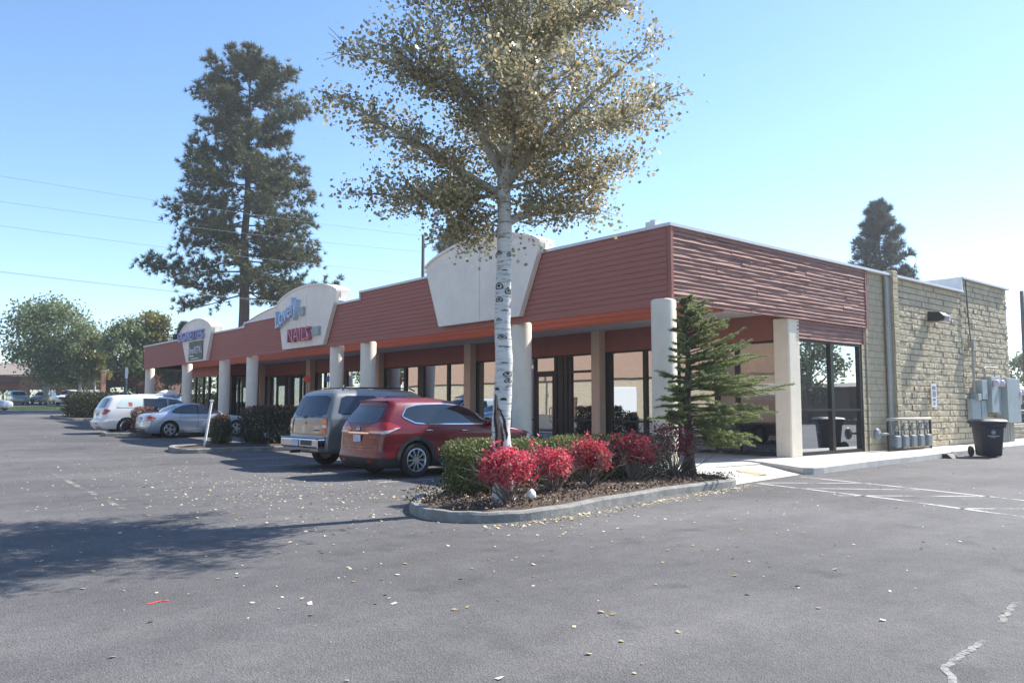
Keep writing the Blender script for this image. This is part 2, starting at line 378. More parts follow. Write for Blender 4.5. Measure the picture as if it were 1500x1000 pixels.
def lettering(name, body, size, depth, mat, parent, loc, xdir, updir, width=None, shear=0, offset_parent=True):
    """flat lettering whose lines run along xdir and stand along updir"""
    me = text_mesh(body, size, depth, shear)
    xs = [v.co.x for v in me.vertices]; w = max(xs) - min(xs)
    X = Vector(xdir).normalized(); U = Vector(updir).normalized(); Z = X.cross(U)
    sx = (width / w) if width else 1
    x0 = min(xs); off = parent_loc(parent) if parent is not None else Vector((0, 0, 0))
    for v in me.vertices:
        c = v.co.copy(); v.co = Vector(loc) - off + X * ((c.x - x0) * sx) + U * c.y + Z * c.z
    me.update()
    return link(name, me, mat, parent)
# ------------------------------------------------------------ camera, sun, sky
cam = bpy.data.cameras.new('camera'); co = bpy.data.objects.new('camera', cam); COL.objects.link(co)
co.location = (0, 0, 1.5); co.rotation_euler = (R(90) + math.atan(96 / 1170), 0, R(49.9 - 90))
cam.sensor_width = 36; cam.lens = 36 * 1170 / 1500; cam.clip_end = 3000; cam.clip_start = .05
sc.camera = co
SUN_EL = R(44.5); SUN_AZ = R(-9.2)
sd = Vector((math.cos(SUN_AZ) * math.cos(SUN_EL), math.sin(SUN_AZ) * math.cos(SUN_EL), math.sin(SUN_EL)))
sl = bpy.data.lights.new('sun', 'SUN'); sl.energy = 4.6; sl.angle = R(.53); sl.color = (1, .955, .88)
so = bpy.data.objects.new('sun', sl); COL.objects.link(so); so.rotation_euler = sd.to_track_quat('Z', 'Y').to_euler()
so.location = (0, 0, 60)
w = bpy.data.worlds.new('World'); sc.world = w; w.use_nodes = True
nt = w.node_tree; bg = nt.nodes['Background']
sky = nt.nodes.new('ShaderNodeTexSky'); sky.sky_type = 'NISHITA'; sky.sun_disc = False
sky.sun_elevation = SUN_EL; sky.sun_rotation = math.atan2(sd.x, sd.y); sky.altitude = 1100
sky.air_density = 1.0; sky.dust_density = .15; sky.ozone_density = 1.4
hs = nt.nodes.new('ShaderNodeHueSaturation'); hs.inputs['Saturation'].default_value = 1.12; nt.links.new(sky.outputs[0], hs.inputs['Color']); nt.links.new(hs.outputs[0], bg.inputs[0]); bg.inputs[1].default_value = .125
sc.view_settings.view_transform = 'Standard'; sc.view_settings.look = 'None'
sc.view_settings.exposure = 1.1; sc.view_settings.gamma = 1
sc.cycles.max_bounces = 7; sc.cycles.transparent_max_bounces = 12; sc.cycles.caustics_reflective = False; sc.cycles.caustics_refractive = False

def sheet(name, x0, x1, y0, y1, dz, mat, nx=2, extra=()):
    ys = sorted(set([y0, y1] + [y for y in (22, 110) if y0 < y < y1] + list(extra)))
    xs = np.linspace(x0, x1, nx); m = MB()
    for y in ys:
        for x in xs: m.v.append((x, y, gz(y) + dz))
    for j in range(len(ys) - 1):
        for i in range(nx - 1):
            a = j * nx + i; m.f.append((a, a + 1, a + nx + 1, a + nx))
    return m.build(name, mat)
tag(sheet('ground', -330, 330, -330, 330, -.06, M['soil']), kind='structure')
# thin, even haze volume, added to lift the shadows and pale the far trees
hz, hn, hb = new_mat('haze'); hn.nodes.remove(hb); pv = N(hn, 'ShaderNodeVolumePrincipled'); pv.inputs['Color'].default_value = (.92, .95, 1, 1); pv.inputs['Density'].default_value = .0007; pv.inputs['Anisotropy'].default_value = .45
hn.links.new(pv.outputs[0], hn.nodes['Material Output'].inputs['Volume'])
hm = MB(); hm.box(-335, 335, -335, 335, -1.2, 42); tag(hm.build('haze', hz), 'faint even haze added over the whole lot to lift its shadows', 'haze', kind='stuff')
tag(sheet('parking_lot', -70, 75, -60, 84.5, 0, M['asphalt']), kind='structure')
tag(sheet('far_parking_lot', -70, 75, 88, 130, 0, M['asphalt']), kind='structure')
tag(sheet('grass_strip', -70, 19, 84.5, 88, .03, M['turf']), kind='structure')

def flat_poly(name, pts, dz, mat, thick=0):
    m = MB(); vs = [(x, y, gz(y) + dz) for x, y in pts]
    if thick: m.prism([(x, y, gz(y) + dz - thick) for x, y in pts], (0, 0, thick))
    else: m.add(vs, [tuple(range(len(vs)))])
    return m.build(name, mat)
def stripe(m, pts, w, dz=.004):
    for (a, b) in zip(pts[:-1], pts[1:]):
        a = Vector(a); b = Vector(b); d = (b - a).normalized(); n = Vector((-d.y, d.x)) * w / 2
        k = max(1, int((b - a).length / 2)); 
        for i in range(k):
            p = a.lerp(b, i / k); q = a.lerp(b, (i + 1) / k)
            m.quad((*(p - n), gz(p.y) + dz), (*(q - n), gz(q.y) + dz), (*(q + n), gz(q.y) + dz), (*(p + n), gz(p.y) + dz))
# sidewalk along the south wall, canopy walk, ramp
def slab(name, pts, z, mat=M['concrete'], bev=.02):
    m = MB(); m.prism([(x, y, -.2) for x, y in pts], (0, 0, z + .2)); o = m.build(name, mat, bevel=bev); return tag(o, kind='structure')
slab('sidewalk', [(17.85, 11.75), (17.2, 10.55), (16.62, 9.62), (16.78, 9.46), (17.2, 9.44), (19.9, 9.72), (22.9, 9.86), (26.5, 10.12), (33, 10.38), (40, 10.5), (40, 12.4), (17.9, 12.4)], .15)
m = MB()
for (ya, yb) in ((11.3, 22), (22, 38), (38, 55)):
    a, b = .12 , .12
    m.add([(13.7, ya, -.2), (20.2, ya, -.2), (20.2, yb, -.2), (13.7, yb, -.2), (13.7, ya, .11 + gz(ya) * .8), (20.2, ya, .11 + gz(ya) * .8), (20.2, yb, .11 + gz(yb) * .8), (13.7, yb, .11 + gz(yb) * .8)],
          [(0, 3, 2, 1), (4, 5, 6, 7), (0, 1, 5, 4), (1, 2, 6, 5), (2, 3, 7, 6), (3, 0, 4, 7)])
tag(m.build('canopy_walk', M['concrete']), kind='structure')
m = MB(); m.add([(13.3, 9.15, .006), (16.6, 9.62, .006), (17.9, 11.75, .114), (17.9, 12.3, .114), (13.75, 12.3, .114), (13.75, 10.9, .09), (13.4, 9.6, .02)], [(0, 1, 2, 3, 4, 5, 6)])
tag(m.build('ramp', M['concrete']), kind='structure')
m = MB(); m.add([(14.75, 9.75, .05), (15.6, 9.85, .05), (16.6, 10.9, .09), (15.7, 10.75, .09)], [(0, 1, 2, 3)])
for i in range(1):
    pass
tag(m.build('yellow_warning_patch', worn_paint('worn_yellow', (.55, .45, .25), .5)), kind='structure')

def bed(name, out, top=.15, kw=.16, mound=.1):
    """kerbed planting island: a closed kerb ring and a bed of bark"""
    c = Vector((sum(p[0] for p in out) / len(out), sum(p[1] for p in out) / len(out)))
    n = len(out)
    def off(i, d):
        a = Vector(out[i - 1]); p = Vector(out[i]); b = Vector(out[(i + 1) % n])
        t = ((p - a).normalized() + (b - p).normalized()).normalized(); return p + Vector((-t.y, t.x)) * d * SG
    area = sum(out[i - 1][0] * out[i][1] - out[i][0] * out[i - 1][1] for i in range(n)); SG = 1 if area > 0 else -1
    prof = [(-.01, -.1), (0, top - .03), (.025, top), (kw - .02, top), (kw, top - .02), (kw, -.1)]
    m = MB()
    for i in range(n):
        for (d, z) in prof:
            q = off(i, d); m.v.append((q.x, q.y, gz(q.y) + z + (.006 * math.sin(i * 1.7) if z > 0 else 0)))
    k = len(prof)
    for i in range(n):
        j = (i + 1) % n
        for t in range(k - 1): m.f.append((i * k + t, j * k + t, j * k + t + 1, i * k + t + 1) if SG < 0 else (i * k + t, i * k + t + 1, j * k + t + 1, j * k + t))
    tag(m.build(name + '_kerb', M['kerb'], smooth=False), kind='structure')
    m = MB(); inner = [off(i, kw - .005) for i in range(n)]
    rings = 5
    for r_ in range(rings):
        f = 1 - r_ / rings
        for q in inner:
            p = c.lerp(q, f); m.v.append((p.x, p.y, gz(p.y) + top - .05 + mound * (1 - f * f) + rnd.uniform(-.015, .015)))
    m.v.append((c.x, c.y, gz(c.y) + top - .05 + mound)); ci = len(m.v) - 1
    for r_ in range(rings - 1):
        for i in range(n):
            j = (i + 1) % n; m.f.append((r_ * n + i, r_ * n + j, (r_ + 1) * n + j, (r_ + 1) * n + i))
    for i in range(n): m.f.append(((rings - 1) * n + i, (rings - 1) * n + (i + 1) % n, ci))
    o = m.build(name + '_soil', M['mulch'], smooth=True); tag(o, kind='structure')
    return inner
def smooth_loop(pts, k=3):
    out = []; n = len(pts)
    for i in range(n):
        p0, p1, p2, p3 = (Vector(pts[(i + q) % n]) for q in (-1, 0, 1, 2))
        for t in range(k):
            u = t / k; out.append(.5 * ((2 * p1) + (-p0 + p2) * u + (2 * p0 - 5 * p1 + 4 * p2 - p3) * u * u + (-p0 + 3 * p1 - 3 * p2 + p3) * u ** 3))
    return [tuple(p) for p in out]
ISL = smooth_loop([(6.7, 10.3), (6.25, 9.6), (6.13, 8.95), (6.35, 8.42), (6.8, 8.13), (7.6, 8.1), (9.3, 8.5), (11.4, 8.86), (13.0, 9.0), (13.5, 9.35), (13.78, 10.2), (13.75, 11.2), (12.5, 11.35), (10, 11.25), (7.6, 11.1)], 4)
bed('island', ISL, top=.135)
ISL2 = smooth_loop([(8.1, 25.75), (8.6, 25.35), (10.5, 25.35), (13.6, 25.4), (13.6, 27.7), (10.5, 27.7), (8.8, 27.6), (8.2, 26.9)], 3)
bed('mid_island', ISL2)
bed('small_island', smooth_loop([(8.5, 36.35), (9.0, 36.1), (13.6, 36.1), (13.6, 37.1), (9.0, 37.1), (8.6, 36.9)], 3), kw=.12, mound=.03)
bed('far_island', smooth_loop([(10.9, 55.2), (11.6, 54.6), (15, 54.6), (15, 62), (11.6, 62), (11, 61)], 3), mound=.05)
# mulch chips (stuff)
pts = []
while len(pts) < 5200:
    x, y = rng.uniform(6.3, 13.6), rng.uniform(8.2, 11.2)
    if y < 8.34 + max(0, (x - 7.4)) * .16 if x < 12 else y < 9.2: continue
    if x < 7 and (y < 8.6 or y > 10): continue
    pts.append((x, y, .16 + rng.uniform(-.01, .05)))
P_ = np.array(pts); q = leaf_quads(P_, .05, aspect=.5); tag(np_mesh('mulch_chips', q, 4, M['mulch_chip']), 'coarse brown bark chips over the planting bed', 'bark mulch', kind='stuff')
# painted lines
m = MB()
stripe(m, [(13.97, 9.09), (13.3, 6.2), (12.5, 3.97), (11.9, 2.4)], .1)
stripe(m, [(16.0, 9.3), (15.48, 7.21), (14.87, 5.18), (14.2, 3.2)], .1)
stripe(m, [(14.1, 9.1), (15.7, 7.65)], .09); stripe(m, [(13.6, 8.15), (15.1, 6.5)], .09)
stripe(m, [(13.1, 6.95), (14.95, 5.2)], .09); stripe(m, [(12.8, 4.9), (14.4, 3.5)], .09)
for y in (14.0, 16.9, 19.9, 22.6): stripe(m, [(8.3, y), (13.6, y)], .1)
for y in (30.5, 33.2, 40.6, 43.4): stripe(m, [(8.6, y), (13.6, y)], .1)
tag(m.build('painted_lines', worn_paint('worn_white_paint', (.50, .49, .465), .465)), kind='structure')
m = MB()
stripe(m, [(5.1, 6.5), (5.65, 6.64)], .05); stripe(m, [(8.95, 7.12), (9.5, 7.22)], .05); stripe(m, [(3.86, 21.5), (3.31, 12.87)], .1)
stripe(m, [(4.0, 20.2), (7.5, 20.6)], .08)
tag(m.build('faded_dashes', worn_paint('faded_paint', (.27, .265, .25), .53)), kind='structure')
m = MB(); stripe(m, [(1.89, 6.56), (1.98, 6.60), (2.05, 6.6)], .025); stripe(m, [(2.0, 6.62), (2.05, 6.56)], .02)
tag(m.build('red_spray_mark', worn_paint('red_spray', (.8, .06, .05), .42)), kind='structure')
# filled crack near the corner of the lot
m = MB(); prev = None; cr = []
for (x, y) in [(8.6, 2.5), (7.25, 2.33), (6.9, 2.3), (6.44, 2.21), (6.1, 2.12), (5.7, 2.08), (5.3, 2.06), (5.0, 2.03), (4.4, 1.7)]:
    cr.append((x, y))
cr2 = []
for a, b in zip(cr[:-1], cr[1:]):
    for t in range(8): cr2.append((a[0] + (b[0] - a[0]) * t / 8 + rnd.uniform(-.012, .012), a[1] + (b[1] - a[1]) * t / 8 + rnd.uniform(-.014, .014)))
stripe(m, cr2, .045)
tag(m.build('pale_crack', worn_paint('crack_dust', (.27, .265, .25), .505)), kind='structure')

# fallen leaves (stuff)
pts = []
def blow(n, cx, cy, sx, sy):
    for i in range(n): pts.append((rng.normal(cx, sx), rng.normal(cy, sy)))
blow(1000, 6.6, 12.6, 1.5, 2.5); blow(750, 5.6, 16.5, 2.2, 4.5); blow(300, 8, 9, 4, 2.5)
for i in range(380): pts.append((rng.uniform(0, 17), rng.uniform(1.5, 10)))
for i in range(900):
    t = rng.random() ** .8; x = 6.2 + 7.3 * t; pts.append((x, 8.0 + max(0, x - 7.4) * .16 - abs(rng.normal(0, .16))))
for i in range(500): pts.append((rng.uniform(-2, 8), rng.uniform(9, 38)))
for i in range(160): pts.append((rng.uniform(16, 34), rng.uniform(9.0, 11)))
for i in range(260): pts.append((rng.uniform(6.4, 13), rng.uniform(8.3, 10.2)))
def ground_h(x, y):
    if 6.2 < x < 13.6 and 8.25 + max(0, x - 7.4) * .16 < y < 11.2: return .17
    if x > 17 and y > 9.75 + (x - 20) * .05: return .15
    return gz(y)
P_ = np.array([(x, y, ground_h(x, y) + .008) for x, y in pts if x * .644 + y * .765 > 2.6 and not (9 < x < 13.6 and y > 14.4 and y < 20)])
n = len(P_); a = rng.random(n) * 2 * PI; s = .009 + .024 * rng.random((n, 1)) ** 2; A = np.stack([np.cos(a), np.sin(a), rng.uniform(-.1, .5, n)], 1); B = np.stack([-np.sin(a), np.cos(a), rng.uniform(-.4, .4, n)], 1)
q = np.empty((n, 4, 3)); q[:, 0] = P_ - A * s; q[:, 1] = P_ + B * s * .8; q[:, 2] = P_ + A * s; q[:, 3] = P_ - B * s * .8
q[:, :, 2] = np.maximum(q[:, :, 2], P_[:, 2:3] - .004)
tag(np_mesh('fallen_leaves', q.reshape(-1, 3), 4, M['leaf_fallen']), 'pale dry leaves scattered across the asphalt', 'fallen leaves', kind='stuff')
# grass blades
n = 9000; P_ = np.stack([rng.uniform(-10, 18.5, n), rng.uniform(84.6, 87.9, n), np.zeros(n)], 1); P_[:, 2] = [gz(y) + .03 for y in P_[:, 1]]
D = np.tile([0, 0, 1.], (n, 1)); tag(np_mesh('grass', needles(P_, D, .14, .05, 2, .5), 3, M['grass']), 'bright green verge grass beyond the lot', 'grass', kind='stuff')
# ------------------------------------------------------------ the shop building
FX = 14.68; SY = 11.7; WX = 20.0; EY = 53.5; EX = 36.35
bld = empty('shop_building', (FX, SY, 0))
tag(bld, 'long single-storey strip mall with red board fascia, round cream columns and a block side wall', 'building')
def part(name, mb, mat, parent=bld, **k): return mb.build(name, mat, parent, world=True, **k)
def laps_y(m, x, y0, y1, z0, z1, h, d):          # boards running along Y, facing -X
    n = int(round((z1 - z0) / h)); h = (z1 - z0) / n
    for i in range(n):
        y = y0
        while y < y1 - .01:
            e = min(y1, y + rnd.uniform(3, 5)); j = rnd.uniform(-.002, .002); za = z0 + i * h; zb = za + h
            m.add([(x - d + j, y, za), (x - d + j, e, za), (x - .002, e, zb), (x - .002, y, zb), (x, y, za), (x, e, za)], [(0, 3, 2, 1), (0, 1, 5, 4)]); y = e
def laps_x(m, y, x0, x1, z0, z1, h, d):          # weathered boards along X, facing -Y
    n = int(round((z1 - z0) / h)); h = (z1 - z0) / n
    for i in range(n):
        x = x0 - rnd.uniform(0, 2)
        while x < x1 - .01:
            e = min(x1, x + rnd.uniform(2.4, 4.8)); xs = max(x, x0); za = z0 + i * h; zb = za + h
            k = max(2, int((e - xs) / .35)); o = len(m.v); ph = rnd.random() * 9; j = rnd.uniform(-.004, .012)
            for t in range(k + 1):
                xx = xs + (e - xs) * t / k; wv = .006 * math.sin(ph + xx * 2.1) + .004 * math.sin(xx * 7 + ph); dz = .005 * math.sin(xx * 1.3 + ph)
                m.v += [(xx, y - d - j + wv, za + dz), (xx, y - d * .82 - j + wv, za + .012 + dz), (xx, y - .004, zb + .006), (xx, y, za + dz)]
            for t in range(k):
                a = o + t * 4; b = a + 4; m.f += [(a, b, b + 1, a + 1), (a + 1, b + 1, b + 2, a + 2), (a + 3, b + 3, b, a)]
            if k > 1: m.f += [(o, o + 1, o + 2, o + 3)]
            x = e + .008
FB = 3.93
secs = [(SY, 26.2, 5.72), (26.2, 37.2, 5.45), (37.2, EY, 5.26)]
m = MB()
for (a, b, zt) in secs: laps_y(m, FX, a + (0.09 if a == SY else 0), b, FB, zt, .14, .022)
m.box(FX - .035, FX + .05, SY - .05, SY + .06, FB + .08, 5.72)
m.box(FX - .03, FX - .004, SY + .06, EY, FB - .07, FB - .001)
part('fascia', m, M['fascia'])
m = MB()
for (a, b, zt) in secs: m.box(FX + .002, FX + .17, a + .002, b, FB + .004, zt - .004)
m.box(FX + .17, 24.3, SY + .004, SY + .15, FB + .006, 5.71)
m.box(FX + .02, 17, EY - .15, EY + .1, FB + .004, 5.25); m.box(FX + .17, 24, EY - .15, EY, FB, 5.2)
part('fascia_back', m, M['header'])
m = MB(); laps_x(m, SY, FX + .06, 24.1, FB, 5.72, .098, .034)
laps_x(m, SY + .05, 20.15, 23.95, 3.4, FB, .098, .034); m.box(20.1, 23.98, SY + .052, SY + .2, 3.4, FB)
m.box(24.06, 24.12, SY - .045, SY + .05, FB, 5.72); m.box(23.92, 23.99, SY + .0, SY + .05, 3.4, FB)
part('siding', m, M['siding'])
m = MB()
for (a, b, zt) in secs: m.box(FX - .07, FX + .3, a - (.07 if a == SY else -.001), b + .002, zt, zt + .075)
m.box(FX - .065, FX + .29, 26.12, 26.2, 5.45, 5.72); m.box(FX - .065, FX + .29, 37.12, 37.2, 5.26, 5.45)
m.box(FX + .3, 31.65, SY - .07, SY + .28, 5.721, 5.795)
m.box(31.58, 31.66, SY - .02, SY + .9, 5.7, 6.3); m.box(31.66, EX + .05, SY - .05, SY + .3, 6.25, 6.32); m.box(31.58, 31.66, SY + .9, SY + 7, 5.7, 6.3)
m.box(EX, EX + .3, SY + .3, EY, 6.25, 6.32)
part('parapet_cap', m, M['cap'])
# canopy: red beam behind an open slot, soffit, roof
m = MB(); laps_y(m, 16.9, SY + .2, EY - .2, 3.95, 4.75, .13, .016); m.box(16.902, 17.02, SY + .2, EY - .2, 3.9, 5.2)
part('beam', m, M['beam_bounce'])
m = MB(); m.box(17.02, WX + .3, SY + .152, EY - .15, 4.1, 4.2); part('soffit', m, M['soffit'])
m = MB()
for y in list(np.arange(13.4, EY, 3.65)): m.box(FX + .17, 16.9, y, y + .12, 4.9, 5.15)
m.box(17.02, EX - .1, SY + .16, EY - .16, 5.02, 5.2); part('roof', m, M['roofing'])
# header above the shop windows
m = MB(); m.box(WX - .02, WX + .25, SY + .2, 47.6, 3.37, 4.1); m.box(17.2, 17.45, 47.5, 52.7, 3.4, 4.1); m.box(17.45, 19.98, 47.5, 47.7, 3.4, 4.1); m.box(17.45, 20.2, 52.5, 52.7, .3, 4.1)
part('header', m, M['header'])
# shop interior shell and rear walls
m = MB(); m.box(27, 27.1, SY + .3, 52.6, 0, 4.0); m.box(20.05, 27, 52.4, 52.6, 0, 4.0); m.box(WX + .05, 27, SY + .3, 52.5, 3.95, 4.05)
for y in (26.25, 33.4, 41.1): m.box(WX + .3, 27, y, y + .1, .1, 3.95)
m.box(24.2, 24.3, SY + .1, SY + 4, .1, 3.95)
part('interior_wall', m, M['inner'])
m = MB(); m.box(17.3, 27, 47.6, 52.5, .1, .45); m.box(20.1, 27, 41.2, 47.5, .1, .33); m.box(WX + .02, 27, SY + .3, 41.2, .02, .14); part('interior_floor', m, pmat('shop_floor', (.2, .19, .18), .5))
# split-face block wall
m = MB(); rr = random.Random(3)
def blocks(m, x0, x1, z0, z1, y, amp, bw=.405, bh=.203):
    rows = int(round((z1 - z0) / bh)); bh = (z1 - z0) / rows
    for r_ in range(rows):
        x = x0 - (bw / 2 if r_ % 2 else 0)
        while x < x1 - .02:
            a = max(x, x0) + .0015; b = min(x + bw, x1) - .0015; x += bw
            if b - a < .03: continue
            z = z0 + r_ * bh; o = len(m.v); nx, nz = 6, 4; base = amp * rr.uniform(.5, 1.15)
            for j in range(nz + 1):
                for i in range(nx + 1):
                    ed = (i in (0, nx)) or (j in (0, nz))
                    d = (0 if j in (0, nz) else base * .93) if ed else base * rr.uniform(.7, 1.2)
                    if not ed and j == 1: d *= .9
                    ii = i / nx; jj = j / nz
                    if i == 1: ii = .06
                    if i == nx - 1: ii = .94
                    if j == 1: jj = .10
                    if j == nz - 1: jj = .9
                    m.v.append((a + (b - a) * ii, y - d, z + .006 + (bh - .012) * jj))
            for j in range(nz):
                for i in range(nx):
                    q = o + j * (nx + 1) + i; m.f.append((q, q + 1, q + nx + 2, q + nx + 1))
blocks(m, 26.1, 31.66, .15, 5.72, SY + .12, .046); blocks(m, 31.66, EX, .15, 6.25, SY + .12, .046)
part('block_face', m, M['block'])
m = MB(); blocks(m, 24.0, 25.5, .15, 5.72, SY + .12, .012); part('smooth_block_face', m, M['blocksm'])
m = MB(); blocks(m, 25.78, 26.12, .15, 5.9, SY - .1, .02, .34); m.box(25.78, 26.12, SY - .1 + .001, SY + .12, .15, 5.9); m.box(25.5, 25.78, SY + .11, SY + .2, .15, 5.72)
part('pilaster', m, M['blocksm'])
m = MB(); m.box(24.0, EX, SY + .123, SY + .3, .1, 5.72); m.box(31.66, EX, SY + .123, SY + .3, 5.72, 6.25); m.box(EX - .2, EX, SY + .3, EY, 0, 6.25); m.box(17.5, EX, EY - .2, EY - .01, 0, 5.2)
part('wall', m, pmat('mortar', (.2, .175, .13), .95))
# downpipes
for x, r_ in ((25.56, .065), (25.72, .045)):
    m = MB(); m.tube([(x, SY + .02, .35), (x, SY + .02, 5.6), (x, SY + .1, 5.85)], r_, 10)
    for z in (1.2, 2.9, 4.6): m.box(x - r_ - .03, x + r_ + .03, SY - .03, SY + .1, z, z + .05)
    part('downpipe', m, M['galv'], smooth=False, angle=40)
m = MB(); m.tube([(26.2, SY + .03, .9), (26.22, SY + .02, 5.8)], .018, 6); part('cable', m, M['dark'])
m = MB(); m.tube([(32.05, SY + .02, 6.2), (32.1, SY - .02, 4.5), (32.16, SY - .04, 3.7)], .02, 6); part('cable', m, M['dark'])
m = MB(); m.box(14.75, 15.05, 12.2, 12.5, 5.79, 5.95); m.tube([(14.9, 12.35, 5.9), (14.9, 12.35, 6.0)], .1, 10); part('roof_vent', m, M['cap'])
# columns
for i, y in enumerate((11.86, 17.35, 26.05, 28.5, 36.9, 40.45, 46.15, 53.2)):
    r_ = .29 if i < 3 else .27; z0 = .1 + gz(y) * .8
    zt_ = 4.0 if i == 0 else FB - .002; m = MB(); m.lathe([(0, z0), (r_, z0), (r_, zt_ - .06), (r_ - .02, zt_ - .02), (r_ - .07, zt_), (0, zt_)], 40, c=(14.60 if i == 0 else 14.97, y, 0)); part('column', m, M['column'], angle=40)
m = MB(); m.box(19.72, 20.28, SY + .02, SY + .5, .14, FB); part('square_column', m, M['column'], bevel=.035)
for y0, y1 in ((18.78, 19.16), (26.02, 26.45), (33.25, 33.69), (40.5, 41.0)):
    m = MB(); m.box(WX - .32, WX - .03, y0, y1, .1 + gz(y0) * .8, 4.1); part('pillar', m, M['pillar'])
m = MB(); m.box(19.68, 19.97, 47.2, 47.45, .4, 4.1); part('pillar', m, M['pillar'])

def shop_window(x, y0, y1, mulls, sill, z0=.16, z1=3.37, head=None, ax='y', gm=None, paper=False):
    """a storefront bay: bronze frame with the pane as its sub-part. mulls: (centre, width)"""
    m = MB(); d0, d1 = x - .02, x + .09
    def bar(a, b, za, zb, e=0):
        if ax == 'y': m.box(d0 - e, d1, a, b, za, zb)
        else: m.box(a, b, d0 - e, d1, za, zb)
    bar(y0, y1, z0, z0 + .09); bar(y0, y1, z1 - .06, z1 - .002); bar(y0, y0 + .08, z0 + .09, z1 - .06); bar(y1 - .08, y1, z0 + .09, z1 - .06)
    for c, w_ in mulls: bar(c - w_ / 2, c + w_ / 2, z0 + .09, z1 - .06, .006)
    if sill: bar(y0 + .08, y1 - .08, sill - .03, sill + .03, -.003)
    if head: bar(y0 + .08, y1 - .08, head - .04, head + .04, -.003)
    f = part('window', m, M['frame'])
    m = MB(); g = x + .04
    if ax == 'y': m.quad((g, y1, z0), (g, y0, z0), (g, y0, z1), (g, y1, z1))
    else: m.quad((y0, g, z0), (y1, g, z0), (y1, g, z1), (y0, g, z1))
    part('pane', m, gm or M['glass'], f)
    return f
f = shop_window(WX, SY + .5, 14.28, [(13.57, .12)], 1.03, gm=M['glass_dull'])
m = MB(); m.box(WX + .06, WX + .08, SY + .55, 14.2, 1.05, 3.3); part('window_paper', m, M['paper'], f)
f = shop_window(WX, 14.28, 18.78, [(15.75, .12), (17.05, .14), (18.6, .16)], 1.03)
shop_window(WX, 22.4, 26.02, [(24.2, .12)], 1.03, z0=.15)
shop_window(WX, 19.16, 20.75, [(20.5, .1)], 1.03, z0=.15, head=2.75)
shop_window(WX, 20.75, 21.3, [(21.0, .24)], 1.03, z0=.15, head=2.75)
m = MB(); m.box(WX - .02, WX + .09, 21.3, 22.4, 2.72, 2.82); m.box(WX - .02, WX + .09, 21.3, 22.4, 3.3, 3.365); m.box(WX - .02, WX + .09, 21.3, 21.34, .15, 3.3); m.box(WX - .02, WX + .09, 22.36, 22.4, .15, 3.3)
f = part('transom', m, M['frame']); m = MB(); m.quad((WX + .04, 22.4, 2.8), (WX + .04, 21.3, 2.8), (WX + .04, 21.3, 3.34), (WX + .04, 22.4, 3.34)); part('pane', m, M['glass'], f)
def door(x, y0, y1, zt=2.72, z0=.16):
    m = MB(); a, b = x - .01, x + .05
    m.box(a, b, y0, y0 + .09, z0, zt); m.box(a, b, y1 - .09, y1, z0, zt); m.box(a, b, y0 + .09, y1 - .09, zt - .1, zt); m.box(a, b, y0 + .09, y1 - .09, z0, z0 + .22)
    d = part('door', m, M['frame'])
    m = MB(); m.quad((x + .02, y1, z0), (x + .02, y0, z0), (x + .02, y0, zt), (x + .02, y1, zt)); part('pane', m, M['glass'], d)
    m = MB(); m.tube([(x - .01, y0 + .12, .95), (x - .12, y0 + .12, 1.0), (x - .12, y0 + .12, 1.45), (x - .01, y0 + .12, 1.5)], .018, 6); m.box(x - .04, x, y0 + .03, y0 + .1, 1.15, 1.5)
    part('handle', m, M['galv'], d)
door(WX, 21.36, 22.34)
shop_window(WX, 26.45, 33.25, [(28.0, .14), (30.1, .45), (31.4, .2)], .55, z0=.2)
shop_window(WX, 33.69, 37.0, [(35.2, .16)], .6, z0=.3); shop_window(WX, 38.2, 40.5, [(39.4, .14)], .6, z0=.35)
m = MB(); m.box(WX - .02, WX + .09, 37.0, 38.2, 2.75, 3.36); part('transom', m, M['frame']); door(WX, 37.02, 38.18, 2.74, .35)
shop_window(WX, 41.0, 44.3, [(42.36, .16), (43.7, .25)], .7, z0=.4)
m = MB(); m.box(WX - .02, WX + .09, 44.3, 45.5, 2.85, 3.36); part('transom', m, M['frame']); door(WX, 44.32, 45.48, 2.84, .42)
shop_window(WX, 45.5, 47.2, [(46.4, .14)], .7, z0=.45)
shop_window(47.56, 17.3, 19.95, [(18.2, .3), (19.1, .14)], .9, z0=.5, z1=3.4, ax='x')
shop_window(17.2, 47.6, 52.6, [(49.0, .2), (50.0, .15), (51.4, .18)], .7, z0=.55, z1=3.4)
# south window behind the square column
f = shop_window(SY + .16, 20.3, 24.0, [(22.22, .16), (20.36, .1), (23.93, .12)], 1.42, z0=.16, z1=3.4, ax='x', gm=M['glass_side'])
m = MB(); m.box(20.5, 23.9, SY + .5, SY + .52, 1.45, 2.55); part('window_paper', m, pmat('grey_paper', (.52, .45, .38), .8), f)
# lettering seen on the window
lettering('window_lettering', 'Fekurt', .3, .004, M['white'], bld, (WX + .012, 30.05 + .0, 1.75), (0, -1, 0), (0, 0, 1), .85)

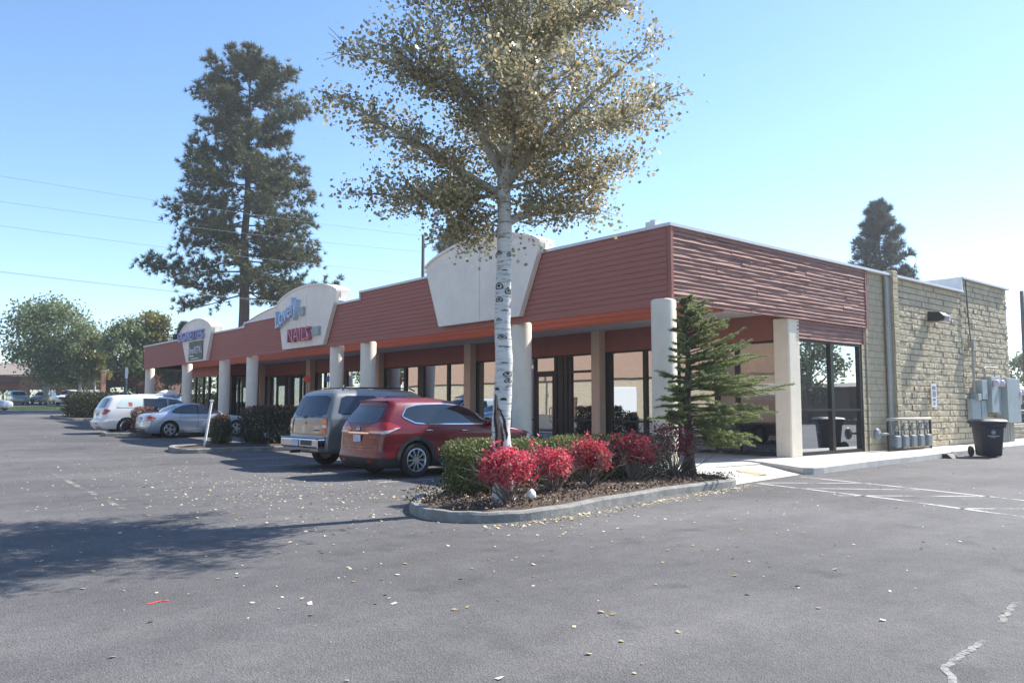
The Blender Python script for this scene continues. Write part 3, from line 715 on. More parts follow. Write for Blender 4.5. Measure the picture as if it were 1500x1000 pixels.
# arched sign boards
def arched_sign(label, yb0, yb1, yt0, yt1, zb, zt, zp, zcap):
    """cream board: narrow foot, splayed sides, arched head with a deep cap"""
    yc = (yt0 + yt1) / 2
    s = empty('arched_sign', (FX - .15, yc, zb)); tag(s, label, 'sign', 'arched sign boards on the fascia')
    n = 22; arc = []
    for i in range(n + 1):
        t = i / n; arc.append((yt0 + (yt1 - yt0) * t, zt + (zp - zt) * (1 - (2 * t - 1) ** 2) ** .8))
    out = [(yb1, zb), (yb0, zb)] + arc
    m = MB(); m.prism([(FX - .2, y, z) for y, z in out], (.17, 0, 0)); m.build('panel', M['stucco'], s, world=True)
    m = MB()
    lo = [(y, z - .28) for y, z in arc]
    o = len(m.v)
    for (y, z), (y2, z2) in zip(arc, lo):
        m.v += [(FX - .24, y, z + .05), (FX + .34, y, z + .05), (FX + .34, y, z - .30), (FX - .03, y, z - .30), (FX - .03, y, z - .03), (FX - .24, y, z - .03)]
    for i in range(n):
        a = i * 6; b = a + 6
        for k in range(6): m.f.append((a + k, a + (k + 1) % 6, b + (k + 1) % 6, b + k))
    m.f += [tuple(range(5, -1, -1)), tuple(n * 6 + k for k in range(6))]
    m.build('cap', M['stucco'], s, world=True)
    m = MB(); yj = yc - .1; m.box(FX - .203, FX - .199, yj, yj + .008, zb + .02, zp - .35); 
    m.build('seam', M['kerb'], s, world=True)
    return s
s1 = arched_sign('large blank arched cream board nearest the corner, behind the birch trunk', 16.9, 20.82, 15.98, 21.6, 4.04, 6.02, 6.56, 0)
s2 = arched_sign('arched cream board with blue script and red NAILS letters', 28.75, 32.5, 27.65, 33.05, 3.95, 5.98, 6.45, 0)
s3 = arched_sign('arched cream board farthest along the fascia, with blue letters over a black sign', 41.85, 44.9, 41.1, 46.0, 3.92, 5.6, 6.17, 0)
blue = pmat('blue_letters', (.50, .60, .76), .4); blue2 = pmat('violet_blue_letters', (.36, .38, .62), .4); redl = pmat('red_letters', (.55, .16, .22), .4)
lx = FX - .30
lettering('script_lettering', 'Lovely', 1.05, .24, blue, s2, (lx, 32.8, 4.85), (0, -1, .3), (0, .3, 1), 2.2, shear=.3)
lettering('letters', 'NAILS', .80, .18, redl, s2, (lx, 31.65, 4.2), (0, -1, 0), (0, 0, 1), 2.0)
for bx_ in ((28.95, 29.55, 4.35, 4.7), (30.35, 30.7, 5.25, 5.6)): m = MB(); m.box(FX - .3, FX - .2, *bx_); m.build('transformer_box', M['greybox'], s2, world=True)
lettering('letters', 'CIGARETTES', .72, .16, blue2, s3, (lx, 45.95, 5.08), (0, -1, 0), (0, 0, 1), 3.9)
m = MB(); m.box(FX - .24, FX - .202, 42.25, 44.4, 4.0, 5.0); bb = m.build('black_board', M['dark'], s3, world=True)
lettering('board_lettering', 'SmoKETKs', .52, .012, M['white'], bb, (FX - .25, 44.3, 4.35), (0, -1, 0), (0, 0, 1), 1.95)
m = MB(); m.box(FX - .25, FX - .242, 43.6, 44.25, 4.2, 4.26); m.box(FX - .25, FX - .242, 42.8, 44.0, 4.06, 4.1); m.build('underline', M['white'], bb, world=True)

# pale vaulted roof behind the sign boards
v = empty('vaulted_roof', (18, 41, 5.2)); tag(v, 'pale vaulted roof rising behind the fascia between the two lettered sign boards', 'roof')
m = MB(); n = 24; pr = []
for i in range(n + 1):
    t = i / n; y = 29.5 + 19.5 * t; pr.append((y, 5.0 + 2.0 * (1 - (2 * t - 1) ** 2) ** .75))
m.prism([(18, y, z) for y, z in pr] , (12, 0, 0)); m.build('vault', M['roofing'], v, world=True, angle=35)
m = MB()
for (a, b), (c_, d_) in zip(pr[:-1], pr[1:]): m.add([(17.9, a, b + .0), (17.9, c_, d_ + .0), (18.2, c_, d_ + .06), (18.2, a, b + .06)], [(0, 1, 2, 3)])
m.build('edge_flashing', M['cap'], v, world=True)
# ------------------------------------------------------------ vehicles
def chaikin(p, k=2):
    for _ in range(k):
        q = []
        for i in range(len(p)):
            a, b = p[i], p[(i + 1) % len(p)]
            q += [(a[0] * .88 + b[0] * .12, a[1] * .88 + b[1] * .12), (a[0] * .12 + b[0] * .88, a[1] * .12 + b[1] * .88)]
        p = q
    return p
class Shell:
    """a car body lofted from horizontal outlines, with wheel wells cut out"""
    def __init__(s, sl, L_, W_, wheels, wr, paint, parent, rc=(.16, .3), bow=(.06, .16), tp=.03, clad=None, name='body'):
        s.L = L_; s.W = W_; s.par = parent
        sl2 = []
        for a, b in zip(sl[:-1], sl[1:]):
            k = max(1, int(math.ceil((b[0] - a[0]) / .05)))
            for t in range(k): sl2.append(tuple(a[i] + (b[i] - a[i]) * t / k for i in range(4)))
        sl2.append(sl[-1])
        # light smoothing of outlines
        A = np.array(sl2); B = A.copy(); B[1:-1, 1:] = (A[:-2, 1:] + 2 * A[1:-1, 1:] + A[2:, 1:]) / 4; sl2 = B.tolist()
        V = []; F = []
        def outline(z, xr, xf, hw):
            rr_, rf = min(rc[0], hw * .6), min(rc[1], hw * .7); h = hw * (1 - tp); pts = []
            for i in range(8):
                y = (h - rr_) * i / 8; pts.append((xr - bow[0] * (1 - (y / hw) ** 2) + bow[0] * .6, y))
            x0 = xr - bow[0] * (1 - ((h - rr_) / hw) ** 2) + bow[0] * .6
            for i in range(6):
                a = PI / 2 * i / 6; pts.append((x0 + rr_ * (1 - math.cos(a)), h - rr_ + rr_ * math.sin(a)))
            xa = x0 + rr_; x1 = xf - bow[1] * ((h - rf) / hw) ** 2; xb = x1 - rf
            for i in range(41):
                t = i / 40; pts.append((xa + (xb - xa) * t, hw * (1 - tp * (abs(2 * t - 1) ** 3.))))
            for i in range(1, 7):
                a = PI / 2 * i / 6; pts.append((xb + rf * math.sin(a), h - rf + rf * math.cos(a)))
            for i in range(1, 9):
                y = (h - rf) * (1 - i / 8); pts.append((xf - bow[1] * (y / hw) ** 2, y))
            return pts
        for (z, xr, xf, hw) in sl2:
            o = outline(z, xr, xf, hw); full = o + [(x, -y) for x, y in reversed(o[1:-1])]
            n = len(full); V += [(x, y, z) for x, y in full]
        for j in range(len(sl2) - 1):
            for i in range(n):
                a = j * n + i; b = j * n + (i + 1) % n; F.append((a, a + n, b + n, b))
        F.append(tuple(range(n))); F.append(tuple(reversed(range((len(sl2) - 1) * n, len(sl2) * n))))
        me = bpy.data.meshes.new(name); me.from_pydata(V, [], F); me.update()
        bm = bmesh.new(); bm.from_mesh(me); bmesh.ops.recalc_face_normals(bm, faces=bm.faces); bm.to_mesh(me); bm.free()
        o = link(name, me, [paint, M['dark'], clad or M['dark']], None)
        c = MB()
        for wx in wheels:
            for sgn in (-1, 1):
                y0, y1 = (W_ / 2 - .27, W_ / 2 + .3); st = len(c.v)
                c.lathe([(0, y0), (wr + .055, y0), (wr + .055, y1), (0, y1)], 28, 'y')
                c.xf(Matrix.Translation((wx, 0, wr)) @ Matrix.Scale(sgn, 4, (0, 1, 0)), st)
        cut = c.build('cut', M['dark'])
        bm = bmesh.new(); bm.from_mesh(cut.data); bmesh.ops.remove_doubles(bm, verts=bm.verts, dist=1e-5); bmesh.ops.recalc_face_normals(bm, faces=bm.faces); bm.to_mesh(cut.data); bm.free()
        md = o.modifiers.new('b', 'BOOLEAN'); md.operation = 'DIFFERENCE'; md.object = cut; md.solver = 'EXACT'; md.material_mode = 'TRANSFER'
        dg = bpy.context.evaluated_depsgraph_get(); dg.update()
        new = bpy.data.meshes.new_from_object(o.evaluated_get(dg)); o.modifiers.clear(); o.data = new; bpy.data.objects.remove(cut)
        s.bvh = BVHTree.FromPolygons([v.co.copy() for v in me.vertices], [tuple(p.vertices) for p in me.polygons])
        mats = [m_.name for m_ in new.materials]; 
        new.polygons.foreach_set('use_smooth', [True] * len(new.polygons)); new.set_sharp_from_angle(angle=R(28))
        if clad:
            if clad.name not in mats: new.materials.append(clad); mats.append(clad.name)
            ci = mats.index(clad.name); pi_ = mats.index(paint.name)
            for p in new.polygons:
                if p.material_index == pi_ and p.center.z < .43: p.material_index = ci
        new.name = name; o.parent = parent; s.o = o; s.cx = L_ / 2
        for v in new.vertices: v.co.x -= L_ / 2
    def hit(s, O, D):
        r = s.bvh.ray_cast(O, D)
        if r[0] is None:
            r = s.bvh.find_nearest(O + D * 2.2)
        n = r[1]
        if n.dot(D) > 0: n = -n
        return r[0], n
    def frame(s, side):
        if side == 'R': return Vector((0, -3, 0)), Vector((1, 0, 0)), Vector((0, 1, 0))
        if side == 'L': return Vector((0, 3, 0)), Vector((1, 0, 0)), Vector((0, -1, 0))
        if side == 'B': return Vector((-3, 0, 0)), Vector((0, 1, 0)), Vector((1, 0, 0))
        if side == 'F': return Vector((s.L + 3, 0, 0)), Vector((0, 1, 0)), Vector((-1, 0, 0))
        k = .7071; w = s.W / 2
        if side == 'BR': D = Vector((k, k, 0)); return Vector((0.05, -w + .05, 0)) - D * 2, Vector((k, -k, 0)), D
        if side == 'BL': D = Vector((k, -k, 0)); return Vector((0.05, w - .05, 0)) - D * 2, Vector((k, k, 0)), D
        if side == 'FR': D = Vector((-k, k, 0)); return Vector((s.L, -w, 0)) - D * 2, Vector((k, k, 0)), D
        if side == 'FL': D = Vector((-k, -k, 0)); return Vector((s.L, w, 0)) - D * 2, Vector((k, -k, 0)), D
    def patch(s, name, side, poly, mat, off=.005, par=None, rounding=2, cols=16, thick=0):
        O, U, D = s.frame(side); p = chaikin(poly, rounding) if rounding else poly
        vs = sorted(set(round(q[1], 4) for q in p)); rows = []
        for a, b in zip(vs[:-1], vs[1:]):
            k = max(1, int((b - a) / .03))
            for t in range(k): rows.append(a + (b - a) * t / k)
        rows.append(vs[-1]); m = MB(); n = len(p)
        for v in rows:
            xs = []
            for i in range(n):
                a, b = p[i], p[(i + 1) % n]
                if abs(a[1] - b[1]) < 1e-6:
                    if abs(a[1] - v) < 1e-4: xs += [a[0], b[0]]
                elif min(a[1], b[1]) - 2e-4 <= v <= max(a[1], b[1]) + 2e-4: xs.append(a[0] + (b[0] - a[0]) * (v - a[1]) / (b[1] - a[1]))
            if not xs: xs = last
            last = xs; lo, hi = min(xs), max(xs)
            for c in range(cols + 1):
                u = lo + (hi - lo) * c / cols; h, nn = s.hit(O + U * u + Vector((0, 0, v)), D); q = h + nn * off; m.v.append((q.x - s.cx, q.y, q.z))
        for j in range(len(rows) - 1):
            for c in range(cols):
                a = j * (cols + 1) + c; m.f.append((a, a + 1, a + cols + 2, a + cols + 1))
        me = bpy.data.meshes.new(name); me.from_pydata(m.v, [], m.f); me.update()
        # face outward
        if me.polygons:
            bm = bmesh.new(); bm.from_mesh(me)
            tot = sum((f.normal * f.calc_area() for f in bm.faces), Vector())
            if tot.dot(D) > 0: bmesh.ops.reverse_faces(bm, faces=bm.faces)
            bm.to_mesh(me); bm.free()
        return link(name, me, mat, par or s.par, smooth=True)
    def strip(s, m, side, pts, w_, off=.006, closed=False):
        O, U, D = s.frame(side); P2 = []
        pp = list(pts) + ([pts[0]] if closed else [])
        for a, b in zip(pp[:-1], pp[1:]):
            k = max(1, int(math.hypot(b[0] - a[0], b[1] - a[1]) / .04))
            for t in range(k): P2.append((a[0] + (b[0] - a[0]) * t / k, a[1] + (b[1] - a[1]) * t / k))
        P2.append(pp[-1]); o = len(m.v)
        for i, p in enumerate(P2):
            a = P2[max(i - 1, 0)]; b = P2[min(i + 1, len(P2) - 1)]; dx, dz = b[0] - a[0], b[1] - a[1]; l = math.hypot(dx, dz) or 1
            for sg in (-1, 1):
                u = p[0] - dz / l * w_ / 2 * sg; v = p[1] + dx / l * w_ / 2 * sg
                h, nn = s.hit(O + U * u + Vector((0, 0, v)), D); q = h + nn * off; m.v.append((q.x - s.cx, q.y, q.z))
        for i in range(len(P2) - 1): a = o + 2 * i; m.f.append((a, a + 1, a + 3, a + 2))
        return m
    def seams(s, side, lines, w_=.012):
        for l in lines: m = MB(); s.strip(m, side, l, w_, .003); m.build('panel_gap', M['dark'], s.par)
def wheel(parent, x, y, r_, side, rim, spokes=10, w_=.22, sw=.028, twin=False):
    """side=-1: outer face towards -y"""
    e = empty('wheel', (x, y, r_)); e.parent = parent
    m = MB(); h = w_ / 2; rr_ = r_ * .68
    m.lathe([(rr_, -h * .85), (r_ * .9, -h), (r_ * .97, -h * .86), (r_, -h * .55), (r_, h * .55), (r_ * .97, h * .86), (r_ * .9, h), (rr_, h * .85)], 36, 'y'); m.build('tyre', M['rubber'], e, smooth=True)
    m = MB(); s_ = side
    m.lathe([(rr_ + .004, s_ * h * .88), (rr_ - .012, s_ * h * .92), (rr_ - .03, s_ * h * .7), (rr_ - .035, s_ * h * .1), (0, s_ * h * .1)], 32, 'y')
    for f_ in range(len(m.f) - 32, len(m.f)): pass
    bk = MB(); bk.lathe([(rr_ - .034, s_ * h * .14), (0, s_ * h * .14)], 24, 'y'); bk.build('wheel_well_disc', M['dark'], e)
    m.lathe([(.0, s_ * h * .84), (.045, s_ * h * .82), (.065, s_ * h * .6), (.065, s_ * h * .2)], 20, 'y')
    for k in range(spokes):
        if twin: a = 2 * PI * (k // 2) / (spokes / 2) + (.14 if k % 2 else -.14)
        else: a = 2 * PI * k / spokes
        ca, sa = math.cos(a), math.sin(a); px, pz = -sa, ca; o = len(m.v)
        for (d, ww, yo) in ((.05, sw * 1.2, .80), (rr_ * .6, sw * .9, .82), (rr_ - .02, sw * 1.3, .80)):
            for sg in (-1, 1):
                m.v.append((ca * d + px * ww * sg * .5, s_ * h * yo, sa * d + pz * ww * sg * .5)); m.v.append((ca * d + px * ww * sg * .65, s_ * h * .45, sa * d + pz * ww * sg * .65))
        for t in range(2):
            a_ = o + t * 4; b_ = a_ + 4; m.f += [(a_, a_ + 2, b_ + 2, b_), (a_, b_, b_ + 1, a_ + 1), (a_ + 2, a_ + 3, b_ + 3, b_ + 2)]
    m.build('rim', rim, e, angle=35)
    return e
def plate(sh, side, y, z, w_=.30, h_=.15, mat=None, x=None):
    O, U, D = sh.frame(side); h, n = sh.hit(O + U * y + Vector((0, 0, z)), D); m = MB()
    x0 = h.x - sh.cx; s_ = -1 if side == 'B' else 1
    m.box(min(x0 + s_ * .015, x0 + s_ * .03), max(x0 + s_ * .015, x0 + s_ * .03), y - w_ / 2, y + w_ / 2, z - h_ / 2, z + h_ / 2)
    return m.build('licence_plate', mat or PLATE, sh.par, bevel=.004)
PLATE = pmat('licence_plate', (.62, .66, .70), .4, col2=(.25, .40, .62), vscale=9)
def mirrors(sh, x, z, paint):
    for sg in (-1, 1):
        O, U, D = sh.frame('R' if sg < 0 else 'L'); h, n = sh.hit(O + U * x + Vector((0, 0, z)), D); m = MB(); y = h.y
        o = len(m.v); m.lathe([(.0, -.05), (.06, -.045), (.1, -.01), (.1, .03), (.06, .055), (0, .06)], 14, 'x'); m.xf(Matrix.Translation((h.x - sh.cx, y + sg * .13, z + .05)) @ Matrix.Scale(.75, 4, (0, 0, 1)), o)
        m.box(h.x - sh.cx - .02, h.x - sh.cx + .03, min(y, y + sg * .08), max(y, y + sg * .08), z - .01, z + .03); m.build('mirror', paint, sh.par, angle=50)
def handles(sh, side, spots, mat):
    O, U, D = sh.frame(side)
    for (x, z) in spots:
        h, n = sh.hit(O + U * x + Vector((0, 0, z)), D); m = MB(); sg = -1 if side == 'R' else 1; X = h.x - sh.cx
        m.tube([(X - .09, h.y + sg * .004, z), (X - .07, h.y + sg * .035, z), (X + .07, h.y + sg * .035, z), (X + .09, h.y + sg * .004, z)], .012, 6); m.build('handle', mat, sh.par, smooth=True)
def place(o, x, y, deg, z=None): o.location = (x, y, gz(y) if z is None else z); o.rotation_euler.z = R(deg)

# --- dark red crossover ---
def red_suv():
    t = empty('parked_car', (0, 0, 0)); tag(t, 'dark red crossover with chrome-edged windows parked nose-in beside the planted island', 'car', 'cars parked along the shops')
    sl = [(.20, .14, 4.48, .80), (.28, .04, 4.56, .87), (.40, 0, 4.60, .905), (.46, .0, 4.62, .905), (.54, .03, 4.63, .90), (.66, .04, 4.62, .905), (.80, .06, 4.58, .915), (.90, .07, 4.42, .92), (.98, .08, 4.05, .915), (1.04, .09, 3.62, .90), (1.09, .11, 3.38, .885), (1.25, .20, 3.06, .835), (1.38, .30, 2.80, .785), (1.5, .40, 2.54, .725), (1.58, .40, 2.34, .665), (1.64, .46, 2.08, .56), (1.68, .7, 1.75, .38), (1.69, 1.0, 1.5, .2)]
    P_ = M['p_red']; s = Shell(sl, 4.63, 1.84, (.96, 3.67), .36, P_, t, clad=M['cladding'])
    gp = [(.62, 1.27), (.98, 1.115), (3.08, 1.09), (2.62, 1.38), (2.3, 1.50), (1.75, 1.545), (1.1, 1.52), (.78, 1.46)]
    for sd_ in 'RL':
        s.patch('side_window', sd_, gp, M['carglass'], .006, rounding=1, cols=30)
        m = MB(); s.strip(m, sd_, chaikin(gp, 1), .022, .010, True); m.build('chrome_trim', M['chrome'], t)
        s.seams(sd_, [[(1.98, 1.09), (1.98, .55), (1.95, .42)], [(3.02, 1.08), (3.12, .9), (3.12, .5), (3.05, .42)], [(1.98, .44), (3.05, .42)], [(1.02, 1.12), (1.12, .95), (1.2, .80)]])
        handles(s, sd_, [(1.28, .985), (2.25, .965)], M['chrome'])
        for wx in (.96, 3.67): m = MB(); s.strip(m, sd_, [(wx + .46 * math.cos(a), .36 + .46 * math.sin(a)) for a in np.linspace(-.15, PI + .15, 30)], .09, .012); m.build('arch_trim', M['cladding'], t)
        m = MB(); s.strip(m, sd_, [(1.5, .66), (2.3, .60), (3.2, .66)], .02, .006); s.strip(m, sd_, [(1.45, .40), (3.2, .40)], .08, .012); m.build('side_moulding', M['cladding'], t)
    s.patch('rear_window', 'B', [(-.66, 1.13), (.66, 1.13), (.60, 1.47), (-.60, 1.47)], M['carglass'], .006)
    s.patch('windscreen', 'F', [(-.76, 1.12), (.76, 1.12), (.60, 1.52), (-.60, 1.52)], M['carglass'], .006)
    for sd_ in ('BR', 'BL'):
        s.patch('taillight', sd_, [(-.34, .93), (.10, .90), (.40, 1.05), (.16, 1.15), (-.10, 1.16), (-.40, 1.02)], M['redlens'], .008, rounding=1)
        s.patch('light_lower_lens', sd_, [(-.32, .935), (.09, .91), (.37, 1.045), (.26, 1.04), (.04, .965), (-.28, .975)], M['clearlens'], .013, rounding=1)
    for sd_ in ('FR', 'FL'): s.patch('headlight', sd_, [(-.35, .72), (.15, .68), (.2, .8), (-.3, .88)], M['clearlens'], .008)
    m = MB(); s.strip(m, 'B', [(-.42, .93), (.42, .93)], .03, .014); m.build('chrome_bar', M['chrome'], t)
    m = MB(); m.lathe([(.05, -.012), (.06, 0), (.05, .012), (.04, 0), (.05, -.012)], 20, 'x'); m.box(-.012, .0, -.075, .075, -.012, .012)
    h, _ = s.hit(Vector((-3, 0, 1.01)), Vector((1, 0, 0))); m.xf(Matrix.Translation((h.x - s.cx - .012, 0, 1.01))); m.build('badge', M['chrome'], t)
    s.seams('B', [[(-.72, 1.1), (-.72, .95), (-.6, .62), (.6, .62), (.72, .95), (.72, 1.1)]]); plate(s, 'B', 0.0, .82)
    for y in (-.55, .55): m = MB(); s.strip(m, 'B', [(y - .07, .36), (y + .07, .36)], .05, .012); m.build('reflector', M['redlens'], t)
    m = MB(); m.box(-1.93, -1.60, -.56, .56, 1.585, 1.615); m.build('roof_spoiler', P_, t, bevel=.012)
    m = MB(); m.tube([(-1.98, 0, 1.2), (-2.05, .25, 1.17)], .012, 6); m.tube([(-1.96, -.02, 1.16), (-2.03, .38, 1.22)], .008, 6); m.build('wiper', M['dark'], t)
    mirrors(s, 2.95, 1.08, P_)
    for wx in (.96, 3.67):
        for sg in (-1, 1): wheel(t, wx - s.cx, sg * .80, .36, sg, M['alloy'], 10)
    return t, s
t, s_ = red_suv(); place(t, 8.6 + 2.315, 14.55 + .92, 1.0); t.scale = (1, 1, 1.02)

# --- pewter full-size SUV ---
def tan_suv():
    t = empty('parked_car', (0, 0, 0)); tag(t, 'pewter full-size sport utility with roof rack, parked beyond the dark red crossover', 'car', 'cars parked along the shops')
    sl = [(.36, .2, 4.85, .88), (.42, .08, 4.95, .95), (.52, .06, 5.02, .975), (.74, .08, 5.05, .985), (.80, .10, 5.04, 1.0), (1.0, .11, 5.0, 1.0), (1.10, .12, 4.85, .99), (1.16, .13, 4.3, .985), (1.2, .14, 3.78, .975), (1.24, .16, 3.68, .96), (1.45, .24, 3.46, .90), (1.62, .31, 3.26, .845), (1.72, .36, 3.12, .80), (1.80, .44, 2.98, .72), (1.86, .62, 2.8, .56), (1.885, .9, 2.5, .3)]
    P_ = M['p_tan']; s = Shell(sl, 5.05, 2.0, (1.12, 4.07), .385, P_, t, rc=(.12, .26))
    G_ = M['carglass_blue']
    for sd_ in 'RL':
        s.patch('side_window', sd_, [(.42, 1.26), (1.55, 1.24), (1.62, 1.70), (.60, 1.70)], G_, .006, rounding=1)
        s.patch('side_window', sd_, [(1.72, 1.24), (2.55, 1.24), (2.55, 1.69), (1.76, 1.70)], G_, .006, rounding=1)
        s.patch('side_window', sd_, [(2.68, 1.24), (3.55, 1.24), (3.14, 1.66), (2.68, 1.69)], G_, .006, rounding=1)
        s.seams(sd_, [[(1.66, 1.74), (1.66, .9), (1.5, .7)], [(2.62, 1.74), (2.62, .48)], [(3.62, 1.22), (3.62, .48)], [(1.65, .5), (3.6, .5)]])
        handles(s, sd_, [(1.86, 1.08), (2.82, 1.08)], M['dark'])
        m = MB(); s.strip(m, sd_, [(1.6, .74), (3.6, .74)], .07, .012); m.build('side_moulding', P_, t)
    s.patch('rear_window', 'B', [(-.80, 1.22), (.80, 1.22), (.74, 1.70), (-.74, 1.70)], G_, .008, rounding=1)
    s.patch('windscreen', 'F', [(-.8, 1.27), (.8, 1.27), (.7, 1.7), (-.7, 1.7)], G_, .006)
    for sd_ in ('BR', 'BL'):
        s.patch('taillight', sd_, [(-.10, .82), (.05, .82), (.05, 1.17), (-.10, 1.17)], M['redlens'], .012, rounding=0, cols=6)
        s.patch('reverse_lens', sd_, [(-.09, .96), (.04, .96), (.04, 1.03), (-.09, 1.03)], M['clearlens'], .018, rounding=0, cols=6)
        s.patch('indicator_lens', sd_, [(-.09, 1.04), (.04, 1.04), (.04, 1.15), (-.09, 1.15)], M['orangelens'], .018, rounding=0, cols=6)
    for sd_ in ('FR', 'FL'): s.patch('headlight', sd_, [(-.3, .85), (.12, .85), (.12, 1.02), (-.3, 1.02)], M['clearlens'], .01)
    m = MB(); m.box(-2.66, -2.40, -.93, .93, .50, .72); m.build('bumper', M['chrome'], t, bevel=.04)
    m = MB(); m.box(-2.655, -2.40, -.94, .94, .721, .75); m.box(-2.60, -2.4, -.9, .9, .42, .5); m.build('bumper_pad', P_, t, bevel=.01)
    m = MB(); m.box(-2.678, -2.664, -.05, .27, .54, .69); m.build('licence_plate', PLATE, t)
    m = MB(); m.box(-2.665, -2.66, -.7, -.15, .56, .68); m.build('bumper_recess', M['dark'], t)
    m = MB(); m.box(-2.85, -2.6, -.04, .04, .38, .45); m.build('tow_hitch', M['dark'], t)
    s.seams('B', [[(-.84, 1.18), (-.84, .80), (.84, .80), (.84, 1.18)], [(-.84, 1.20), (.84, 1.20)]])
    m = MB(); m.tube([(-2.37, .1, 1.24), (-2.40, -.25, 1.22)], .014, 6); m.tube([(-2.36, .1, 1.26), (-2.36, -.5, 1.3)], .01, 6); m.box(-2.42, -2.36, .04, .18, 1.17, 1.23); m.build('wiper', M['dark'], t)
    m = MB(); s.strip(m, 'B', [(-.62, .9), (-.4, .9)], .03, .006); s.strip(m, 'B', [(-.02, 1.07), (.04, 1.07)], .05, .006); m.build('badge', M['dark'], t)
    m = MB()
    for y in (-.6, .6): m.tube([(-1.8, y, 1.84), (-1.7, y, 1.9), (.2, y, 1.9), (.35, y, 1.84)], .018, 6)
    for x in (-1.5, -.2): m.tube([(x, -.6, 1.9), (x, .6, 1.9)], .015, 6)
    m.build('roof_rack', M['dark'], t)
    mirrors(s, 3.4, 1.22, M['dark'])
    for wx in (1.12, 4.07):
        for sg in (-1, 1): wheel(t, wx - s.cx, sg * .85, .385, sg, M['alloy'], 6, sw=.06, w_=.25)
    return t, s
t, s_ = tan_suv(); place(t, 8.8 + 2.52, 17.5 + 1.0, 1.5); t.scale = (1, 1.02, 1.045)

# --- silver-blue saloon ---
def sedan(label, paint, group='cars parked along the shops', name='parked_car'):
    t = empty(name, (0, 0, 0)); tag(t, label, 'car', group)
    sl = [(.18, .15, 4.4, .78), (.26, .04, 4.48, .86), (.42, 0, 4.52, .90), (.58, .02, 4.52, .908), (.70, .04, 4.46, .91), (.78, .06, 4.3, .905), (.85, .08, 3.98, .895), (.91, .11, 3.6, .88), (.96, .16, 3.28, .865), (.99, .42, 3.18, .845), (1.02, .70, 3.10, .825), (1.10, .86, 2.95, .78), (1.2, 1.04, 2.76, .725), (1.3, 1.24, 2.55, .665), (1.36, 1.40, 2.38, .60), (1.40, 1.6, 2.15, .45), (1.42, 1.75, 2.0, .28)]
    s = Shell(sl, 4.52, 1.82, (.92, 3.68), .325, paint, t, tp=.035)
    gp = [(.98, 1.02), (1.2, .965), (3.06, .955), (2.62, 1.22), (2.3, 1.315), (1.85, 1.335), (1.5, 1.30), (1.15, 1.16)]
    for sd_ in 'RL':
        s.patch('side_window', sd_, gp, M['carglass'], .006, cols=30)
        m = MB(); s.strip(m, sd_, chaikin(gp, 2), .014, .010, True); m.build('window_trim', M['dark'], t)
        s.seams(sd_, [[(2.05, 1.33), (2.05, .94), (2.03, .26)], [(3.05, .95), (3.15, .8), (3.1, .3)], [(1.35, .95), (1.33, .75), (1.22, .62)], [(1.4, .27), (3.1, .27)]])
        handles(s, sd_, [(1.5, .80), (2.3, .80)], paint)
        m = MB(); s.strip(m, sd_, [(2.05, 1.33), (2.05, .96)], .05, .009); m.build('pillar_trim', M['dark'], t)
        m = MB(); s.strip(m, sd_, [(.25, .82), (1.5, .80), (3.6, .78)], .012, .004); m.build('crease', paint, t)
    s.patch('rear_window', 'B', [(-.66, 1.03), (.66, 1.03), (.52, 1.32), (-.52, 1.32)], M['carglass_blue'], .008)
    s.patch('windscreen', 'F', [(-.7, 1.0), (.7, 1.0), (.55, 1.33), (-.55, 1.33)], M['carglass_blue'], .008)
    for sd_ in ('BR', 'BL'):
        s.patch('taillight', sd_, [(-.30, .70), (.16, .68), (.26, .80), (.05, .87), (-.26, .86)], M['redlens'], .010, rounding=1)
        s.patch('indicator_lens', sd_, [(-.2, .71), (.14, .70), (.20, .77), (-.18, .77)], M['orangelens'], .014, rounding=1)
    for sd_ in ('FR', 'FL'): s.patch('headlight', sd_, [(-.38, .62), (.15, .6), (.2, .72), (-.3, .76)], M['clearlens'], .01)
    s.seams('B', [[(-.78, .9), (-.76, .66), (.76, .66), (.78, .9)]]); plate(s, 'B', 0, .78)
    m = MB(); s.strip(m, 'B', [(-.6, .3), (.6, .3)], .1, .008); m.build('bumper_insert', M['dark'], t)
    mirrors(s, 2.9, .95, paint)
    for wx in (.92, 3.68):
        for sg in (-1, 1): wheel(t, wx - s.cx, sg * .79, .325, sg, M['alloy'], 10, sw=.03, twin=True)
    return t, s
t, s_ = sedan('silver-blue saloon with five-spoke wheels parked between the white van and the mid island', M['p_silver']); place(t, 9.5 + 2.26, 34.0 + .92, 0)

